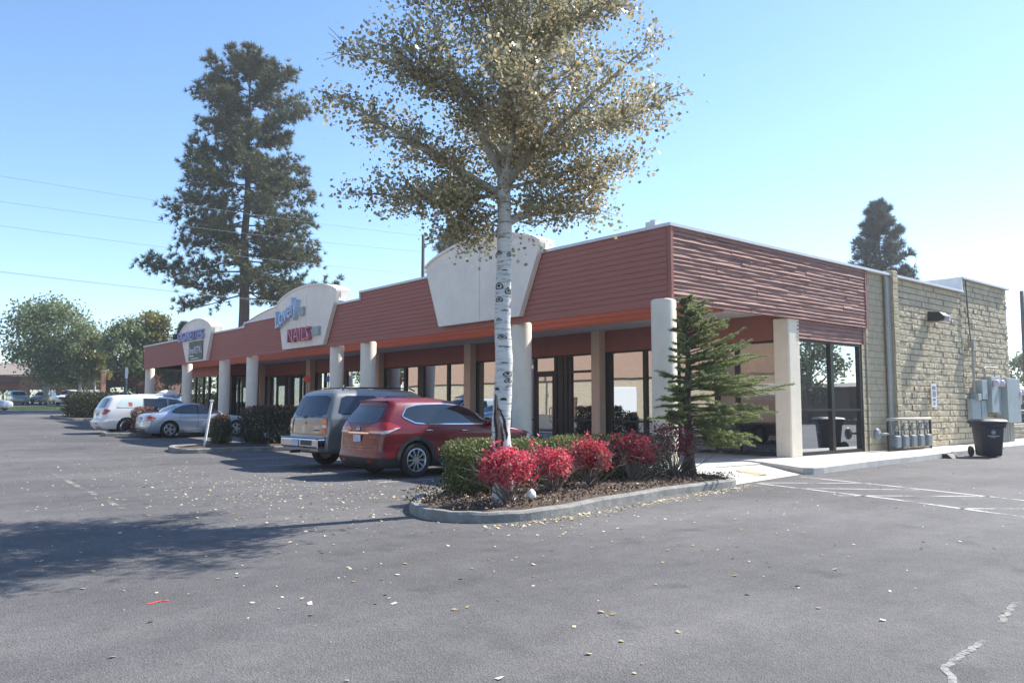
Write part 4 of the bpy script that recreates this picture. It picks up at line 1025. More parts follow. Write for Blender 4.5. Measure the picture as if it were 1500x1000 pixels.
# --- white minivan ---
def minivan():
    t = empty('parked_van', (0, 0, 0)); tag(t, 'white minivan with a whitened rear side window and red sticker, beyond the silver saloon', 'van', 'cars parked along the shops')
    sl = [(.22, .15, 4.9, .86), (.32, .02, 5.0, .95), (.5, -.02, 5.07, .985), (.58, .0, 5.1, .985), (.62, .10, 5.1, .985), (.8, .12, 5.0, .985), (.9, .13, 4.8, .98), (1.0, .15, 4.5, .97), (1.08, .17, 4.25, .955), (1.14, .2, 4.05, .94), (1.38, .33, 3.62, .88), (1.55, .43, 3.28, .82), (1.62, .5, 3.1, .76), (1.67, .6, 2.9, .64), (1.70, .9, 2.5, .4)]
    P_ = M['p_white']; s = Shell(sl, 5.1, 2.0, (1.05, 4.08), .335, P_, t, tp=.03)
    for sd_ in 'RL':
        s.patch('rear_side_window', sd_, [(.62, 1.14), (1.72, 1.14), (1.72, 1.54), (.85, 1.54)], pmat('whitened_glass', (.62, .74, .74), .15, coat=.6), .006, rounding=1)
        s.patch('side_window', sd_, [(1.76, 1.13), (2.75, 1.13), (2.75, 1.54), (1.76, 1.545)], M['carglass'], .006, rounding=0)
        s.patch('side_window', sd_, [(2.80, 1.13), (3.85, 1.13), (3.2, 1.50), (2.80, 1.535)], M['carglass'], .006, rounding=0)
        s.seams(sd_, [[(1.74, 1.58), (1.74, .38)], [(2.78, 1.58), (2.78, .38)], [(3.85, 1.1), (3.85, .4)]])
        handles(s, sd_, [(1.9, .98), (2.95, .98)], P_)
        m = MB(); s.strip(m, sd_, [(.35, .60), (.8, .62)], .05, .01); s.strip(m, sd_, [(1.5, .6), (3.6, .6)], .06, .012); m.build('side_moulding', P_, t)
        m = MB(); s.strip(m, sd_, [(.62, 1.13), (3.85, 1.13)], .016, .009); m.build('belt_trim', M['dark'], t)
    s.patch('window_sticker', 'R', [(1.14, 1.2), (1.28, 1.2), (1.28, 1.36), (1.12, 1.38)], pmat('red_sticker', (.6, .1, .07), .5), .012, rounding=0, cols=3)
    s.patch('rear_window', 'B', [(-.74, 1.12), (.74, 1.12), (.66, 1.54), (-.66, 1.54)], M['carglass_blue'], .006)
    s.patch('windscreen', 'F', [(-.78, 1.16), (.78, 1.16), (.64, 1.56), (-.64, 1.56)], M['carglass_blue'], .006)
    for sd_ in ('BR', 'BL'): s.patch('taillight', sd_, [(-.16, .86), (.1, .83), (.26, 1.02), (.12, 1.07), (-.14, 1.08)], M['redlens'], .012, rounding=1)
    for sd_ in ('FR', 'FL'): s.patch('headlight', sd_, [(-.3, .68), (.15, .66), (.2, .82), (-.2, .86)], M['clearlens'], .01)
    s.seams('B', [[(-.78, 1.1), (-.76, .64), (.76, .64), (.78, 1.1)]]); plate(s, 'B', 0, .86)
    m = MB(); s.strip(m, 'B', [(-.55, .46), (-.25, .46)], .05, .01); m.build('bumper_slot', M['dark'], t)
    m = MB(); m.tube([(-1.0, -.55, 1.66), (-.95, -.55, 1.73), (.7, -.55, 1.73)], .015, 6); m.tube([(-1.0, .55, 1.66), (-.95, .55, 1.73), (.7, .55, 1.73)], .015, 6); m.build('roof_rail', P_, t)
    mirrors(s, 3.6, 1.12, P_)
    for wx in (1.05, 4.08):
        for sg in (-1, 1): wheel(t, wx - s.cx, sg * .86, .335, sg, M['chrome'], 5, sw=.11)
    # bundle tied on the roof
    b = empty('roof_bundle', (0, 0, 0)); tag(b, 'small white wrapped bundle on the roof of the white minivan', 'bundle')
    m = MB(); m.lathe([(0, 0), (.26, .02), (.30, .1), (.2, .2), (.08, .26), (0, .27)], 14); m.xf(Matrix.Scale(1.5, 4, (1, 0, 0))); m.tube([(.35, -.2, .02), (.5, 0, .1), (.7, .1, .04)], .05, 6); m.build('wrap', M['white'], b, smooth=True); b.location = (11.5, 38.2, gz(38.5) + 1.67)
    return t, s
t, s_ = minivan(); place(t, 8.62 + 2.55, 37.5 + 1.0, 0)

# --- distant cars ---
D0 = lambda px, D: (D * .644 + (px - 750) / 1170 * D * .765, D * .765 - (px - 750) / 1170 * D * .644)
t, _ = sedan('white coupe driving in past the left edge of the lot, beyond the grass', M['p_white'], group='cars far across the lot', name='moving_car')
place(t, 9.6, 82.3, -38)
# grey-green wagon, grey hatchback, white pickup and dark grey car parked across the road
def far_suv(label, paint, group='cars far across the lot'):
    t = empty('parked_car', (0, 0, 0)); tag(t, label, 'car', group)
    sl = [(.25, .1, 4.4, .82), (.4, 0, 4.5, .89), (.7, .03, 4.5, .9), (.9, .05, 4.3, .89), (1.0, .07, 3.7, .88), (1.08, .1, 3.3, .86), (1.3, .2, 2.95, .80), (1.5, .32, 2.6, .72), (1.6, .45, 2.3, .6), (1.64, .8, 1.9, .35)]
    s = Shell(sl, 4.5, 1.8, (.9, 3.6), .34, paint, t)
    for sd_ in 'RL': s.patch('side_window', sd_, [(.5, 1.1), (3.1, 1.08), (2.55, 1.46), (.75, 1.5)], M['carglass'], .006, rounding=1); s.seams(sd_, [[(1.9, 1.5), (1.9, .4)], [(2.95, 1.05), (3.0, .4)]])
    s.patch('windscreen', 'F', [(-.72, 1.12), (.72, 1.12), (.6, 1.5), (-.6, 1.5)], M['carglass_blue'], .006); s.patch('rear_window', 'B', [(-.66, 1.1), (.66, 1.1), (.58, 1.48), (-.58, 1.48)], M['carglass_blue'], .006)
    for sd_ in ('FR', 'FL'): s.patch('headlight', sd_, [(-.3, .66), (.1, .64), (.15, .8), (-.25, .84)], M['clearlens'], .01)
    for sd_ in ('BR', 'BL'): s.patch('taillight', sd_, [(-.1, .8), (.1, .8), (.12, 1.1), (-.08, 1.1)], M['redlens'], .01)
    plate(s, 'F', 0, .5); mirrors(s, 2.9, 1.08, paint)
    for wx in (.9, 3.6):
        for sg in (-1, 1): wheel(t, wx - s.cx, sg * .78, .34, sg, M['alloy'], 5, sw=.08)
    return t, s
def pickup():
    t = empty('parked_pickup', (0, 0, 0)); tag(t, 'white pickup truck facing us behind the dark clipped hedge', 'pickup', 'cars far across the lot')
    sl = [(.4, .1, 5.5, .88), (.5, 0, 5.6, .97), (.8, .0, 5.6, .99), (1.0, .02, 5.5, .99), (1.12, .04, 5.3, .98), (1.18, .06, 4.4, .97), (1.22, 2.2, 4.2, .93), (1.5, 2.3, 3.85, .85), (1.72, 2.45, 3.5, .76), (1.82, 2.7, 3.2, .55)]
    s = Shell(sl, 5.6, 2.0, (1.1, 4.6), .39, M['p_white'], t)
    for sd_ in 'RL': s.patch('side_window', sd_, [(2.45, 1.26), (4.05, 1.24), (3.65, 1.62), (2.55, 1.64)], M['carglass'], .006, rounding=1)
    s.patch('windscreen', 'F', [(-.8, 1.24), (.8, 1.24), (.68, 1.68), (-.68, 1.68)], M['carglass_blue'], .008)
    s.patch('grille', 'F', [(-.5, .72), (.5, .72), (.5, .98), (-.5, .98)], M['dark'], .01)
    for sd_ in ('FR', 'FL'): s.patch('headlight', sd_, [(-.3, .78), (.1, .78), (.1, .96), (-.3, .96)], M['clearlens'], .01)
    mirrors(s, 4.0, 1.24, M['dark'])
    for wx in (1.1, 4.6):
        for sg in (-1, 1): wheel(t, wx - s.cx, sg * .85, .39, sg, M['alloy'], 6, sw=.07)
    return t, s
x, y = D0(28, 93); t, _ = far_suv('pale green wagon parked in shade beyond the grass at the far left', M['p_green']); place(t, x, y, -88)
x, y = D0(66, 97); t, _ = far_suv('small grey hatchback under the big maple beyond the grass', M['p_grey']); place(t, x, y, -118)
x, y = D0(107, 91); t, _ = pickup(); place(t, x, y, -118)
x, y = D0(133, 98); t, _ = sedan('dark grey saloon parked just right of the white pickup', M['p_grey'], group='cars far across the lot'); place(t, x, y, -112)
x, y = D0(257, 78); t, _ = far_suv('pale car seen past the far end of the canopy', M['p_silver']); place(t, x, y, -118)
# ------------------------------------------------------------ trees and shrubs
def bend_path(p, d, length, n, droop=0., curl=0., wob=.08, rr_=rnd):
    pts = [Vector(p)]; d = Vector(d).normalized()
    for i in range(n):
        d = (d + Vector((rr_.uniform(-wob, wob), rr_.uniform(-wob, wob), rr_.uniform(-wob, wob) - droop + curl * (i / n)))).normalized()
        pts.append(pts[-1] + d * length / n)
    return pts
def az(a, e): return Vector((math.cos(a) * math.cos(e), math.sin(a) * math.cos(e), math.sin(e)))

def birch():
    bx, by, bz = 7.51, 9.11, .17; rr_ = random.Random(5)
    t = empty('birch_tree', (bx, by, bz)); tag(t, 'tall white-barked tree with scarred trunk and thin olive-gold leaves rising from the planted island', 'tree')
    tr = [(0, 0, -.1), (-.01, .0, .1), (0, 0, .5), (-.03, .03, 1.0), (.0, .02, 1.5), (.01, .0, 2.0), (-.01, .02, 2.6), (.0, .0, 3.3), (.01, -.01, 4.0), (.0, 0, 4.6), (-.03, .02, 5.4), (0, .03, 6.4), (.05, 0, 7.6), (.02, .05, 9.0), (.0, .0, 10.3)]
    rad = [.19, .155, .138, .135, .135, .127, .12, .113, .108, .098, .07, .05, .036, .02, .006]
    W0 = Vector((bx, by, bz)); P3 = []; R3 = []
    for i in range(len(tr) - 1):
        for k in range(6):
            f = k / 6; P3.append(W0 + Vector(tr[i]).lerp(Vector(tr[i + 1]), f)); R3.append((rad[i] * (1 - f) + rad[i + 1] * f) * (1 + rr_.uniform(-.02, .03)))
    m = MB(); m.tube(P3, R3, 20)
    def tp(z):
        for i in range(len(tr) - 1):
            if tr[i][2] <= z <= tr[i + 1][2]:
                f = (z - tr[i][2]) / (tr[i + 1][2] - tr[i][2]); return W0 + Vector(tr[i]).lerp(Vector(tr[i + 1]), f), rad[i] * (1 - f) + rad[i + 1] * f
    m.build('trunk', M['bark_w'], t, world=True, smooth=True)
    lv = []; tw = MB(); lb = MB()
    env = [(3.6, 1.2), (4.0, 2.0), (4.6, 2.45), (5.4, 2.65), (6.2, 2.45), (7.0, 2.0), (7.8, 1.65), (8.8, 1.25), (9.8, .8), (10.6, .2)]
    def er(z):
        for (a, b), (c, d) in zip(env[:-1], env[1:]):
            if a <= z <= c: return b + (d - b) * (z - a) / (c - a)
        return .2
    limbs = []
    specs = []
    right = -40.1; left = 139.9; front = 229.9; back = 49.9
    # (height, azimuth deg, elevation, length, radius)
    specs += [(4.05, right + 8, 28, 1.7, .04), (4.45, left - 20, 45, 2.6, .045), (4.5, left + 12, 22, 2.9, .04), (4.6, right - 10, 50, 2.9, .05), (4.55, front + 10, 38, 2.1, .035), (4.7, back - 10, 40, 2.3, .04),
              (4.75, left + 35, 60, 3.1, .05), (4.9, right + 30, 33, 2.7, .04), (5.0, right - 25, 20, 2.5, .032)]
    specs += [(4.9, front, 25, 2.7, .03), (5.3, front - 25, 30, 2.5, .028), (5.1, front + 30, 28, 2.4, .028), (4.45, left + 5, 10, 1.9, .02), (4.6, left - 25, 14, 1.9, .02), (4.6, right - 8, 16, 1.7, .02), (4.3, left - 32, -12, .8, .014), (4.15, right + 12, 24, 1.4, .018), (4.5, left + 40, -4, .9, .014)]
    for i in range(30):
        z = 4.72 + i * .175; a = rr_.uniform(0, 360); e = rr_.uniform(24, 60); l = er(z + .75) * rr_.uniform(.9, 1.15); specs.append((z, a, e, l, .028 - .0007 * i))
    for (z, a, e, l, r_) in specs:
        p, _ = tp(z); d = az(R(a), R(e)); path = bend_path(p, d, l, 9, droop=.03, wob=.10, rr_=rr_); n = len(path)
        lb.tube(path, [r_ * 1.35 * (1 - i / n) + .005 for i in range(n)], 7); limbs.append(path)
        for k in range(2, n):
            for q in range(4):
                a2 = rr_.uniform(0, 2 * PI); d2 = (d * .8 + az(a2, rr_.uniform(-.5, .6))).normalized(); l2 = rr_.uniform(.35, .85) * (1.1 - .4 * k / n)
                p2 = bend_path(path[k], d2, l2, 4, droop=.06, wob=.15, rr_=rr_); tw.tube(p2, [.008, .006, .005, .004, .003], 4, cap=False)
                for j in range(1, 5):
                    for _ in range(2):
                        d3 = (d2 + az(rr_.uniform(0, 2 * PI), rr_.uniform(-1, .5))).normalized(); q3 = p2[j] + d3 * rr_.uniform(.08, .28)
                        for w_ in range(8): lv.append(tuple(p2[j].lerp(q3, rr_.random()) + Vector((rr_.gauss(0, .09), rr_.gauss(0, .09), rr_.gauss(0, .09)))))
    lb.build('limb', M['bark_limb'], t, world=True, smooth=True); tw.build('twigs', M['twig'], t, world=True)
    # a few hanging sprays below the crown
    for (a, z, r0, n_) in ((left + 15, 4.1, .65, 90), (right, 3.9, .35, 60), (left - 5, 3.95, .4, 110)):
        c_ = W0 + az(R(a), 0) * r0 + Vector((0, 0, z - .1))
        for _ in range(n_): lv.append(tuple(c_ + Vector((rr_.gauss(0, .22), rr_.gauss(0, .22), rr_.gauss(0, .2)))))
    P_ = np.array(lv); hx = P_ - np.array(W0); rxy = np.hypot(hx[:, 0], hx[:, 1]); keep = np.array([rxy[i] < er(hx[i, 2]) * 1.05 + .15 or rnd.random() < .1 for i in range(len(P_))]); P_ = P_[keep]
    P_ = P_[rng.random(len(P_)) < .70]
    np_mesh('leaves', leaf_quads(P_, .054, up=.3, aspect=.95), 4, M['leaf_aspen'], t)
    # dark eye scars and rings on the trunk, facing the lot
    vis = math.atan2(-by, -bx)
    for (z, da, wz, hz) in ((3.62, -.75, .05, .035), (3.6, .8, .05, .035), (3.12, -.6, .07, .05), (3.05, .7, .06, .05), (2.92, -.5, .06, .04), (2.62, -.45, .045, .022), (2.36, -.1, .07, .03), (1.82, .5, .08, .035), (1.72, .6, .07, .03), (1.45, .1, .05, .02), (1.3, -.5, .05, .02), (1.98, 0, .06, .008), (3.35, .1, .05, .008), (2.75, .3, .06, .008), (1.6, -.7, .04, .02)):
        p, r_ = tp(z); m = MB()
        for ring in ((1.0, .72), (.38, .0)) if hz > .02 else ((1.0, 0),):
            o = len(m.v); k_ = 22
            for k in range(k_):
                u = 2 * PI * k / k_
                for s_ in ring:
                    aa = vis + da + wz / r_ * s_ * math.cos(u); zz = hz * s_ * math.sin(u) - abs(math.cos(u)) * hz * .5 * s_
                    m.v.append((p.x + math.cos(aa) * (r_ + .008), p.y + math.sin(aa) * (r_ + .008), W0.z * 0 + p.z + zz))
            for k in range(k_): a = o + 2 * k; b = o + 2 * ((k + 1) % k_); m.f.append((a, b, b + 1, a + 1))
        m.build('bark_scar', M['scar'], t, world=True)
    # long open wound low on the trunk, with dark lips
    def lip(keys, hw, off, mat_):
        m = MB(); pts_ = []
        for (z0_, a0_), (z1_, a1_) in zip(keys[:-1], keys[1:]):
            for k in range(8): u = k / 8; pts_.append((z0_ + (z1_ - z0_) * u, a0_ + (a1_ - a0_) * (3 * u * u - 2 * u ** 3)))
        n_ = len(pts_)
        for i, (z, aa0) in enumerate(pts_):
            p, r_ = tp(z); ww = hw * (.25 + math.sin(PI * (i + .5) / n_)) * rr_.uniform(.8, 1.15) / r_
            for s_ in (-1, 0, 1): aa = vis + aa0 + ww * s_; rr2 = r_ + off + (.006 if s_ == 0 else 0); m.v.append((p.x + math.cos(aa) * rr2, p.y + math.sin(aa) * rr2, p.z))
        for i in range(n_ - 1):
            for k in (0, 1): a = i * 3 + k; m.f.append((a, a + 1, a + 4, a + 3))
        m.build('bark_wound', mat_, t, world=True, smooth=True)
    lip([(1.5, -.75), (1.2, -.55), (.95, -.15), (.7, -.3), (.42, -.6)], .05, .006, M['wound'])
    lip([(1.52, -.85), (1.2, -.75), (.98, -.45), (.75, -.62), (.42, -.85)], .02, .012, M['scar'])
    lip([(1.3, -.15), (1.1, .35), (.93, .62), (.85, .5)], .018, .012, M['scar'])
    lip([(1.05, .0), (.92, .15), (.70, -.05), (.45, -.3)], .014, .012, M['scar'])
    return t
birch()

def pine(name, label, cat, x, y, z, H, trunk_r, env, mat, tufts_len=.5, nb=70, seed=1, zlow=.28, group=None, k=14, nw=.05, dens=1.):
    """env: list of (height fraction, radius fraction of H, per-azimuth wobble)"""
    rr_ = random.Random(seed); t = empty(name, (x, y, z)); tag(t, label, cat, group)
    W0 = Vector((x, y, z)); m = MB(); n = 14
    path = [W0 + Vector((rr_.uniform(-.1, .1) * (i > 0), rr_.uniform(-.1, .1) * (i > 0), H * i / n - (.2 if i == 0 else 0))) for i in range(n + 1)]
    m.tube(path, [trunk_r * (1 - .93 * (i / n) ** 1.1) for i in range(n + 1)], 12)
    m.build('trunk', M['bark_d'], t, world=True, smooth=True)
    def er(f):
        for (a, b), (c, d) in zip(env[:-1], env[1:]):
            if a <= f <= c: return (b + (d - b) * (f - a) / (c - a)) * H
        return .01 * H
    br = MB(); TP = []; TD = []
    for i in range(nb):
        f = zlow + (1 - zlow) * (i + rr_.random() * .8) / nb; f = min(f, .985); a = i * 2.39996 + rr_.uniform(-.5, .5); l = er(f) * rr_.uniform(.72, 1.12)
        e = -.12 + .75 * f ** 3 + rr_.uniform(-.12, .12); p = W0 + Vector((0, 0, H * f)); path = bend_path(p, az(a, e), l, 7, droop=.03, curl=.12, wob=.07, rr_=rr_)
        br.tube(path, [max(.012, trunk_r * .19 * (1 - f * .6) * (1 - j / 8)) for j in range(8)], 5, cap=False)
        for j in range(2, 8):
            fr = j / 7; ns = max(2, int(round(dens * (3 if j < 7 else 4) * (1 + l / (H * .25)))))
            for q in range(ns):
                base = path[j] if j < 7 else path[7]; d2 = (az(a + rr_.uniform(-1.4, 1.4), rr_.uniform(-.45, 1.1))).normalized(); l2 = rr_.uniform(.25, 1) * min(l * .3, H * .055)
                tip = base + d2 * l2
                if rr_.random() < .5: br.tube([base, tip], [.03 * H / 35, .012 * H / 35], 4, cap=False)
                TP.append(tuple(tip)); TD.append(tuple((d2 + Vector((0, 0, .35))).normalized()))
                if rr_.random() < .75: TP.append(tuple(base.lerp(tip, .55))); TD.append(tuple((d2 + Vector((0, 0, .5))).normalized()))
    br.build('branch', M['bark_d'], t, world=True)
    for q in range(int(14 * dens)): TP.append(tuple(W0 + Vector((rr_.gauss(0, .012 * H), rr_.gauss(0, .012 * H), H * rr_.uniform(.93, 1.0))))); TD.append((0, 0, 1))
    TP = np.array(TP); TD = np.array(TD)
    np_mesh('crown', needles(TP, TD, tufts_len, nw, k, .95), 3, mat, t)
    return t
pine('ponderosa_pine', 'tall dark ponderosa pine towering behind the shops, trunk rising above the pale vaulted roof', 'tree', 28.7, 73.2, gz(73), 33.3, .62,
     [(.27, .05), (.31, .19), (.37, .24), (.45, .20), (.55, .205), (.62, .18), (.70, .145), (.8, .15), (.88, .14), (.95, .115), (1.0, .05)], M['leaf_pine'], .5, nb=84, seed=4, zlow=.315, k=24, nw=.075, dens=1.7)
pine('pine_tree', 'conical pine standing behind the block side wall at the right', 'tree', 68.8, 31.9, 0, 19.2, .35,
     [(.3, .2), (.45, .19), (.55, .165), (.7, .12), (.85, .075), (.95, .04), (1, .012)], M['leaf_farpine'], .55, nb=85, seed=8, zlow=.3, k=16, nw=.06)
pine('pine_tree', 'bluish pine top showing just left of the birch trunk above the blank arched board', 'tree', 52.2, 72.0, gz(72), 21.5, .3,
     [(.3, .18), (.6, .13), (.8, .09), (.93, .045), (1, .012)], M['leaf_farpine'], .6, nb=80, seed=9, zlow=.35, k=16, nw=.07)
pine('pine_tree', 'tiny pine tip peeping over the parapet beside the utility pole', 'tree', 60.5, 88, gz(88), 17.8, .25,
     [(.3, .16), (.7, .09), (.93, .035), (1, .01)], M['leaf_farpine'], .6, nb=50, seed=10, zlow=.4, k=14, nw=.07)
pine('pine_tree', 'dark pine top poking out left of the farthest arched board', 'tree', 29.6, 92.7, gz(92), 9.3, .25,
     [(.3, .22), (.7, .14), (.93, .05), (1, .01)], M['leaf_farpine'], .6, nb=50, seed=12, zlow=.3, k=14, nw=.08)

def spruce():
    rr_ = random.Random(21); x, y, z = 14.62, 10.72, .12
    # stands in the corner of the planting bed by the corner column
    x, y = 13.42, 10.3
    t = empty('young_spruce', (x, y, z)); tag(t, 'young conifer with stout dark trunk before the corner column, fuller on its right', 'tree')
    W0 = Vector((x, y, z)); H = 3.66; m = MB(); n = 12
    path = [W0 + Vector((.02 * math.sin(i), .02 * math.cos(i * 1.3), H * i / n - (.08 if i == 0 else 0))) for i in range(n + 1)]
    rad = [.19, .11, .10, .095, .09, .085, .075, .065, .05, .035, .022, .014, .006]
    m.tube(path, rad, 14); m.build('trunk', M['bark_d'], t, world=True, smooth=True)
    br = MB(); P_ = []; D_ = []
    rt = R(-40.1)
    for i in range(215):
        f = .16 + .83 * (i / 215) ** .95; a = rr_.uniform(0, 2 * PI); side = math.cos(a - rt)
        pr = [(.16, .9), (.3, 1.15), (.42, 1.12), (.55, 1.0), (.68, .9), (.74, .6), (.82, .58), (.9, .42), (1, .1)]
        for (q, b), (c, d) in zip(pr[:-1], pr[1:]):
            if q <= f <= c: l = b + (d - b) * (f - q) / (c - q)
        l *= (.82 + .42 * side) if side > -.1 else .62 + .12 * side
        if side > .2 and .38 < f < .46: l *= 1.15
        l *= rr_.uniform(.55, 1.15)
        if f > .7 and rr_.random() < .3: continue
        if side < -.1 and rr_.random() < .4 and f < .72: continue
        if f < .25 and side < .25: continue
        e = rr_.uniform(-.12, .12) + .5 * f ** 2; p = W0 + Vector((0, 0, H * f)); pa = bend_path(p, az(a, e), l, 7, droop=.035, curl=.1, wob=.05, rr_=rr_)
        br.tube(pa, [.014 * (1 - j / 8) + .003 for j in range(8)], 5, cap=False)
        sub = [(pa, 2)]
        for j in range(2, 8):
            for q in range(2):
                if j > 6 and q: continue
                d2 = az(a + rr_.choice((-1, 1)) * rr_.uniform(.5, 1.0), e + rr_.uniform(-.15, .15)); sp = bend_path(pa[j], d2, l * rr_.uniform(.16, .34), 3, droop=.02, wob=.1, rr_=rr_); br.tube(sp, [.004, .003, .003, .002], 4, cap=False); sub.append((sp, 0))
        for s_, st in sub:
            for a_, b_ in zip(s_[st:-1], s_[st + 1:]):
                k = max(2, int((b_ - a_).length / .016)); d = (b_ - a_).normalized()
                for w_ in range(k): P_.append(tuple(a_.lerp(b_, (w_ + rr_.random()) / k))); D_.append(tuple(d * .9 + Vector((0, 0, .35))))
    br.build('branch', M['bark_d'], t, world=True)
    np_mesh('crown', needles(np.array(P_), np.array(D_), .055, .012, 8, 1.1), 3, M['leaf_spruce'], t)
    return t
spruce()

def broadleaf(name, label, x, y, z, H, rx, zc, clumps, mat, bark, nl=9000, ls=.3, seed=1, group=None, trunks=((0, 0),), tr=.22, low=.28):
    rr_ = random.Random(seed); r2 = np.random.default_rng(seed)
    t = empty(name, (x, y, z)); tag(t, label, 'tree', group); W0 = Vector((x, y, z)); m = MB(); cl = []
    for i in range(clumps):
        for _ in range(40):
            u = Vector((rr_.uniform(-1, 1), rr_.uniform(-1, 1), rr_.uniform(-1, 1)))
            if .35 < u.length < 1: break
        zz = H * (low + (1 - low) * (u.z + 1) / 2); k = 1 - .35 * max(0, u.z) - .25 * max(0, -u.z)
        cl.append(W0 + Vector((u.x * rx * k, u.y * rx * k, zz * .97)))
    for dx, dy in trunks:
        pth = [W0 + Vector((dx * i / 6, dy * i / 6, H * .62 * i / 6 - (.1 if i == 0 else 0))) for i in range(7)]; m.tube(pth, [tr * (1 - i / 8) for i in range(7)], 10)
    for c_ in cl[::3]: m.tube([W0 + Vector((0, 0, H * rr_.uniform(.25, .5))), W0.lerp(c_, .6) + Vector((0, 0, H * .12)), c_], [tr * .4, tr * .22, .03], 6, cap=False)
    m.build('trunk', bark, t, world=True, smooth=True)
    C_ = np.array([tuple(c_) for c_ in cl]); idx = r2.integers(0, len(cl), nl); sg = rx * .17
    P_ = C_[idx] + r2.normal(size=(nl, 3)) * sg * np.array([1, 1, .75])
    np_mesh('crown', leaf_quads(P_, ls, up=.2), 4, mat, t); return t
x, y = D0(70, 96); broadleaf('maple_tree', 'biggest green tree at the far left, with a pale forked trunk', x, y, gz(y), 13.2, 5.4, 0, 75, M['leaf_tree'], M['bark_limb'], 15000, .30, 31, trunks=((-.9, .8), (.5, -.4)), tr=.25, low=.2)
x, y = D0(118, 94); broadleaf('maple_tree', 'lower green tree with yellowing right flank, right of the biggest tree at the far left', x, y, gz(y), 10.6, 3.4, 0, 45, M['leaf_tree'], M['bark_limb'], 9000, .28, 32, tr=.3, low=.16)
x, y = D0(140, 93); broadleaf('maple_tree', 'narrow golden-green tree leaning on the right of the far left trees', x, y, gz(y), 8.2, 1.9, 0, 24, M['leaf_gold'], M['bark_limb'], 4200, .27, 33, tr=.15, low=.2)
x, y = D0(185, 88); broadleaf('linden_tree', 'dark green tree just left of the end of the red fascia', x, y, gz(y), 9.8, 3.1, 0, 36, M['leaf_tree'], M['bark_d'], 8000, .27, 34, tr=.25, low=.3)
x, y = D0(222, 90); broadleaf('linden_tree', 'yellow-tipped tree rising over the far end of the roof', x, y, gz(y), 11.6, 2.6, 0, 34, M['leaf_gold'], M['bark_d'], 6500, .27, 35, tr=.22, low=.3)
x, y = D0(246, 92); broadleaf('linden_tree', 'yellow-green tree seen under the far end of the canopy', x, y, gz(y), 7.2, 2.6, 0, 24, M['leaf_gold'], M['bark_d'], 4500, .27, 36, tr=.2, low=.12)
x, y = D0(224, 84); broadleaf('plum_tree', 'small rust-leaved tree under the far end of the canopy', x, y, gz(y), 3.6, 1.1, 0, 14, M['leaf_rust'], M['bark_d'], 2200, .16, 37, tr=.08, low=.2)

def shell_pts(n, hx, hy, hz, pw=4., inner=.35, r2=rng):
    """points in a clipped-hedge volume, most of them near its skin"""
    out = []
    while len(out) < n:
        q = r2.uniform(-1, 1, (n * 3, 3)); q[:, 2] = q[:, 2]
        s = (np.abs(q) ** pw).sum(1) ** (1 / pw); lump = 1 - .10 * np.sin(q[:, 0] * hx * 7 + 1.3) * np.sin(q[:, 1] * hy * 8 + .4) - .07 * np.sin(q[:, 2] * hz * 11 + q[:, 0] * 5)
        k = (s < lump) & ((s > .72) | (r2.random(len(s)) < inner)); out += list(q[k])
    return np.array(out[:n]) * np.array([hx, hy, hz])
def hedge(name, label, cat, x0, x1, y0, y1, z, h, mat, n, ls, pw=5, group=None, top=None, ntop=0):
    cx, cy = (x0 + x1) / 2, (y0 + y1) / 2; t = empty(name, (cx, cy, z)); tag(t, label, cat, group)
    m = MB()
    for i in range(int(max(5, (x1 - x0) * 6))):
        px, py = cx + rnd.uniform(-.8, .8) * (x1 - x0) / 2, cy + rnd.uniform(-.6, .6) * (y1 - y0) / 2
        for _ in range(4): m.tube(bend_path((px, py, z - .05), az(rnd.uniform(0, 6.28), rnd.uniform(.7, 1.4)), h * .85, 4, wob=.15), [.012, .01, .008, .006, .004], 5, cap=False)
    m.build('stems', M['twig'], t, world=True)
    P_ = shell_pts(n, (x1 - x0) / 2, (y1 - y0) / 2, h / 2, pw) + np.array([cx, cy, z + h / 2 + .02]); np_mesh('foliage', leaf_quads(P_, ls, up=-.1), 4, mat, t)
    if top is not None:
        P_ = shell_pts(ntop * 3, (x1 - x0) / 2, (y1 - y0) / 2, h / 2, pw, .02); P_ = P_[P_[:, 2] > h * .33][:ntop] * 1.02 + np.array([cx, cy, z + h / 2 + .03]); np_mesh('new_growth', leaf_quads(P_, ls, up=-.6), 4, top, t)
    return t
hedge('juniper_hedge', 'low clipped grey-green hedge at the tip of the planted island, left of the white trunk', 'hedge', 7.3, 8.6, 9.75, 10.6, .14, .84, M['leaf_hedge'], 10500, .042, 4)
hedge('juniper_hedge', 'long low clipped hedge running behind the red bushes to the corner column', 'hedge', 8.55, 12.9, 10.2, 11.0, .14, .82, M['leaf_hedge'], 17000, .045, 6)
hedge('barberry_hedge', 'wide dark hedge with rusty tips on the mid island beyond the pewter sport utility', 'hedge', 10.5, 13.4, 26.0, 27.4, gz(26) + .12, 1.32, M['leaf_dhedge'], 12000, .06, 4.5, top=M['leaf_barb'], ntop=1700)
hedge('barberry_bush', 'small rusty-topped bush beside the leaning white post', 'bush', 9.5, 10.15, 26.35, 27.0, gz(26) + .12, 1.02, M['leaf_dhedge'], 3800, .05, 3, top=M['leaf_barb'], ntop=800)
hedge('barberry_bush', 'rounded brown-green bush behind the tail of the silver saloon', 'bush', 9.6, 10.9, 36.25, 37.0, gz(36) + .1, 1.12, M['leaf_barb'], 4500, .055, 3)
hedge('clipped_hedge', 'big dark box-shaped hedge at the far end of the lot before the white pickup', 'hedge', 11.6, 15.0, 55.6, 61.6, gz(57) + .1, 1.62, M['leaf_dhedge'], 14000, .11, 7)

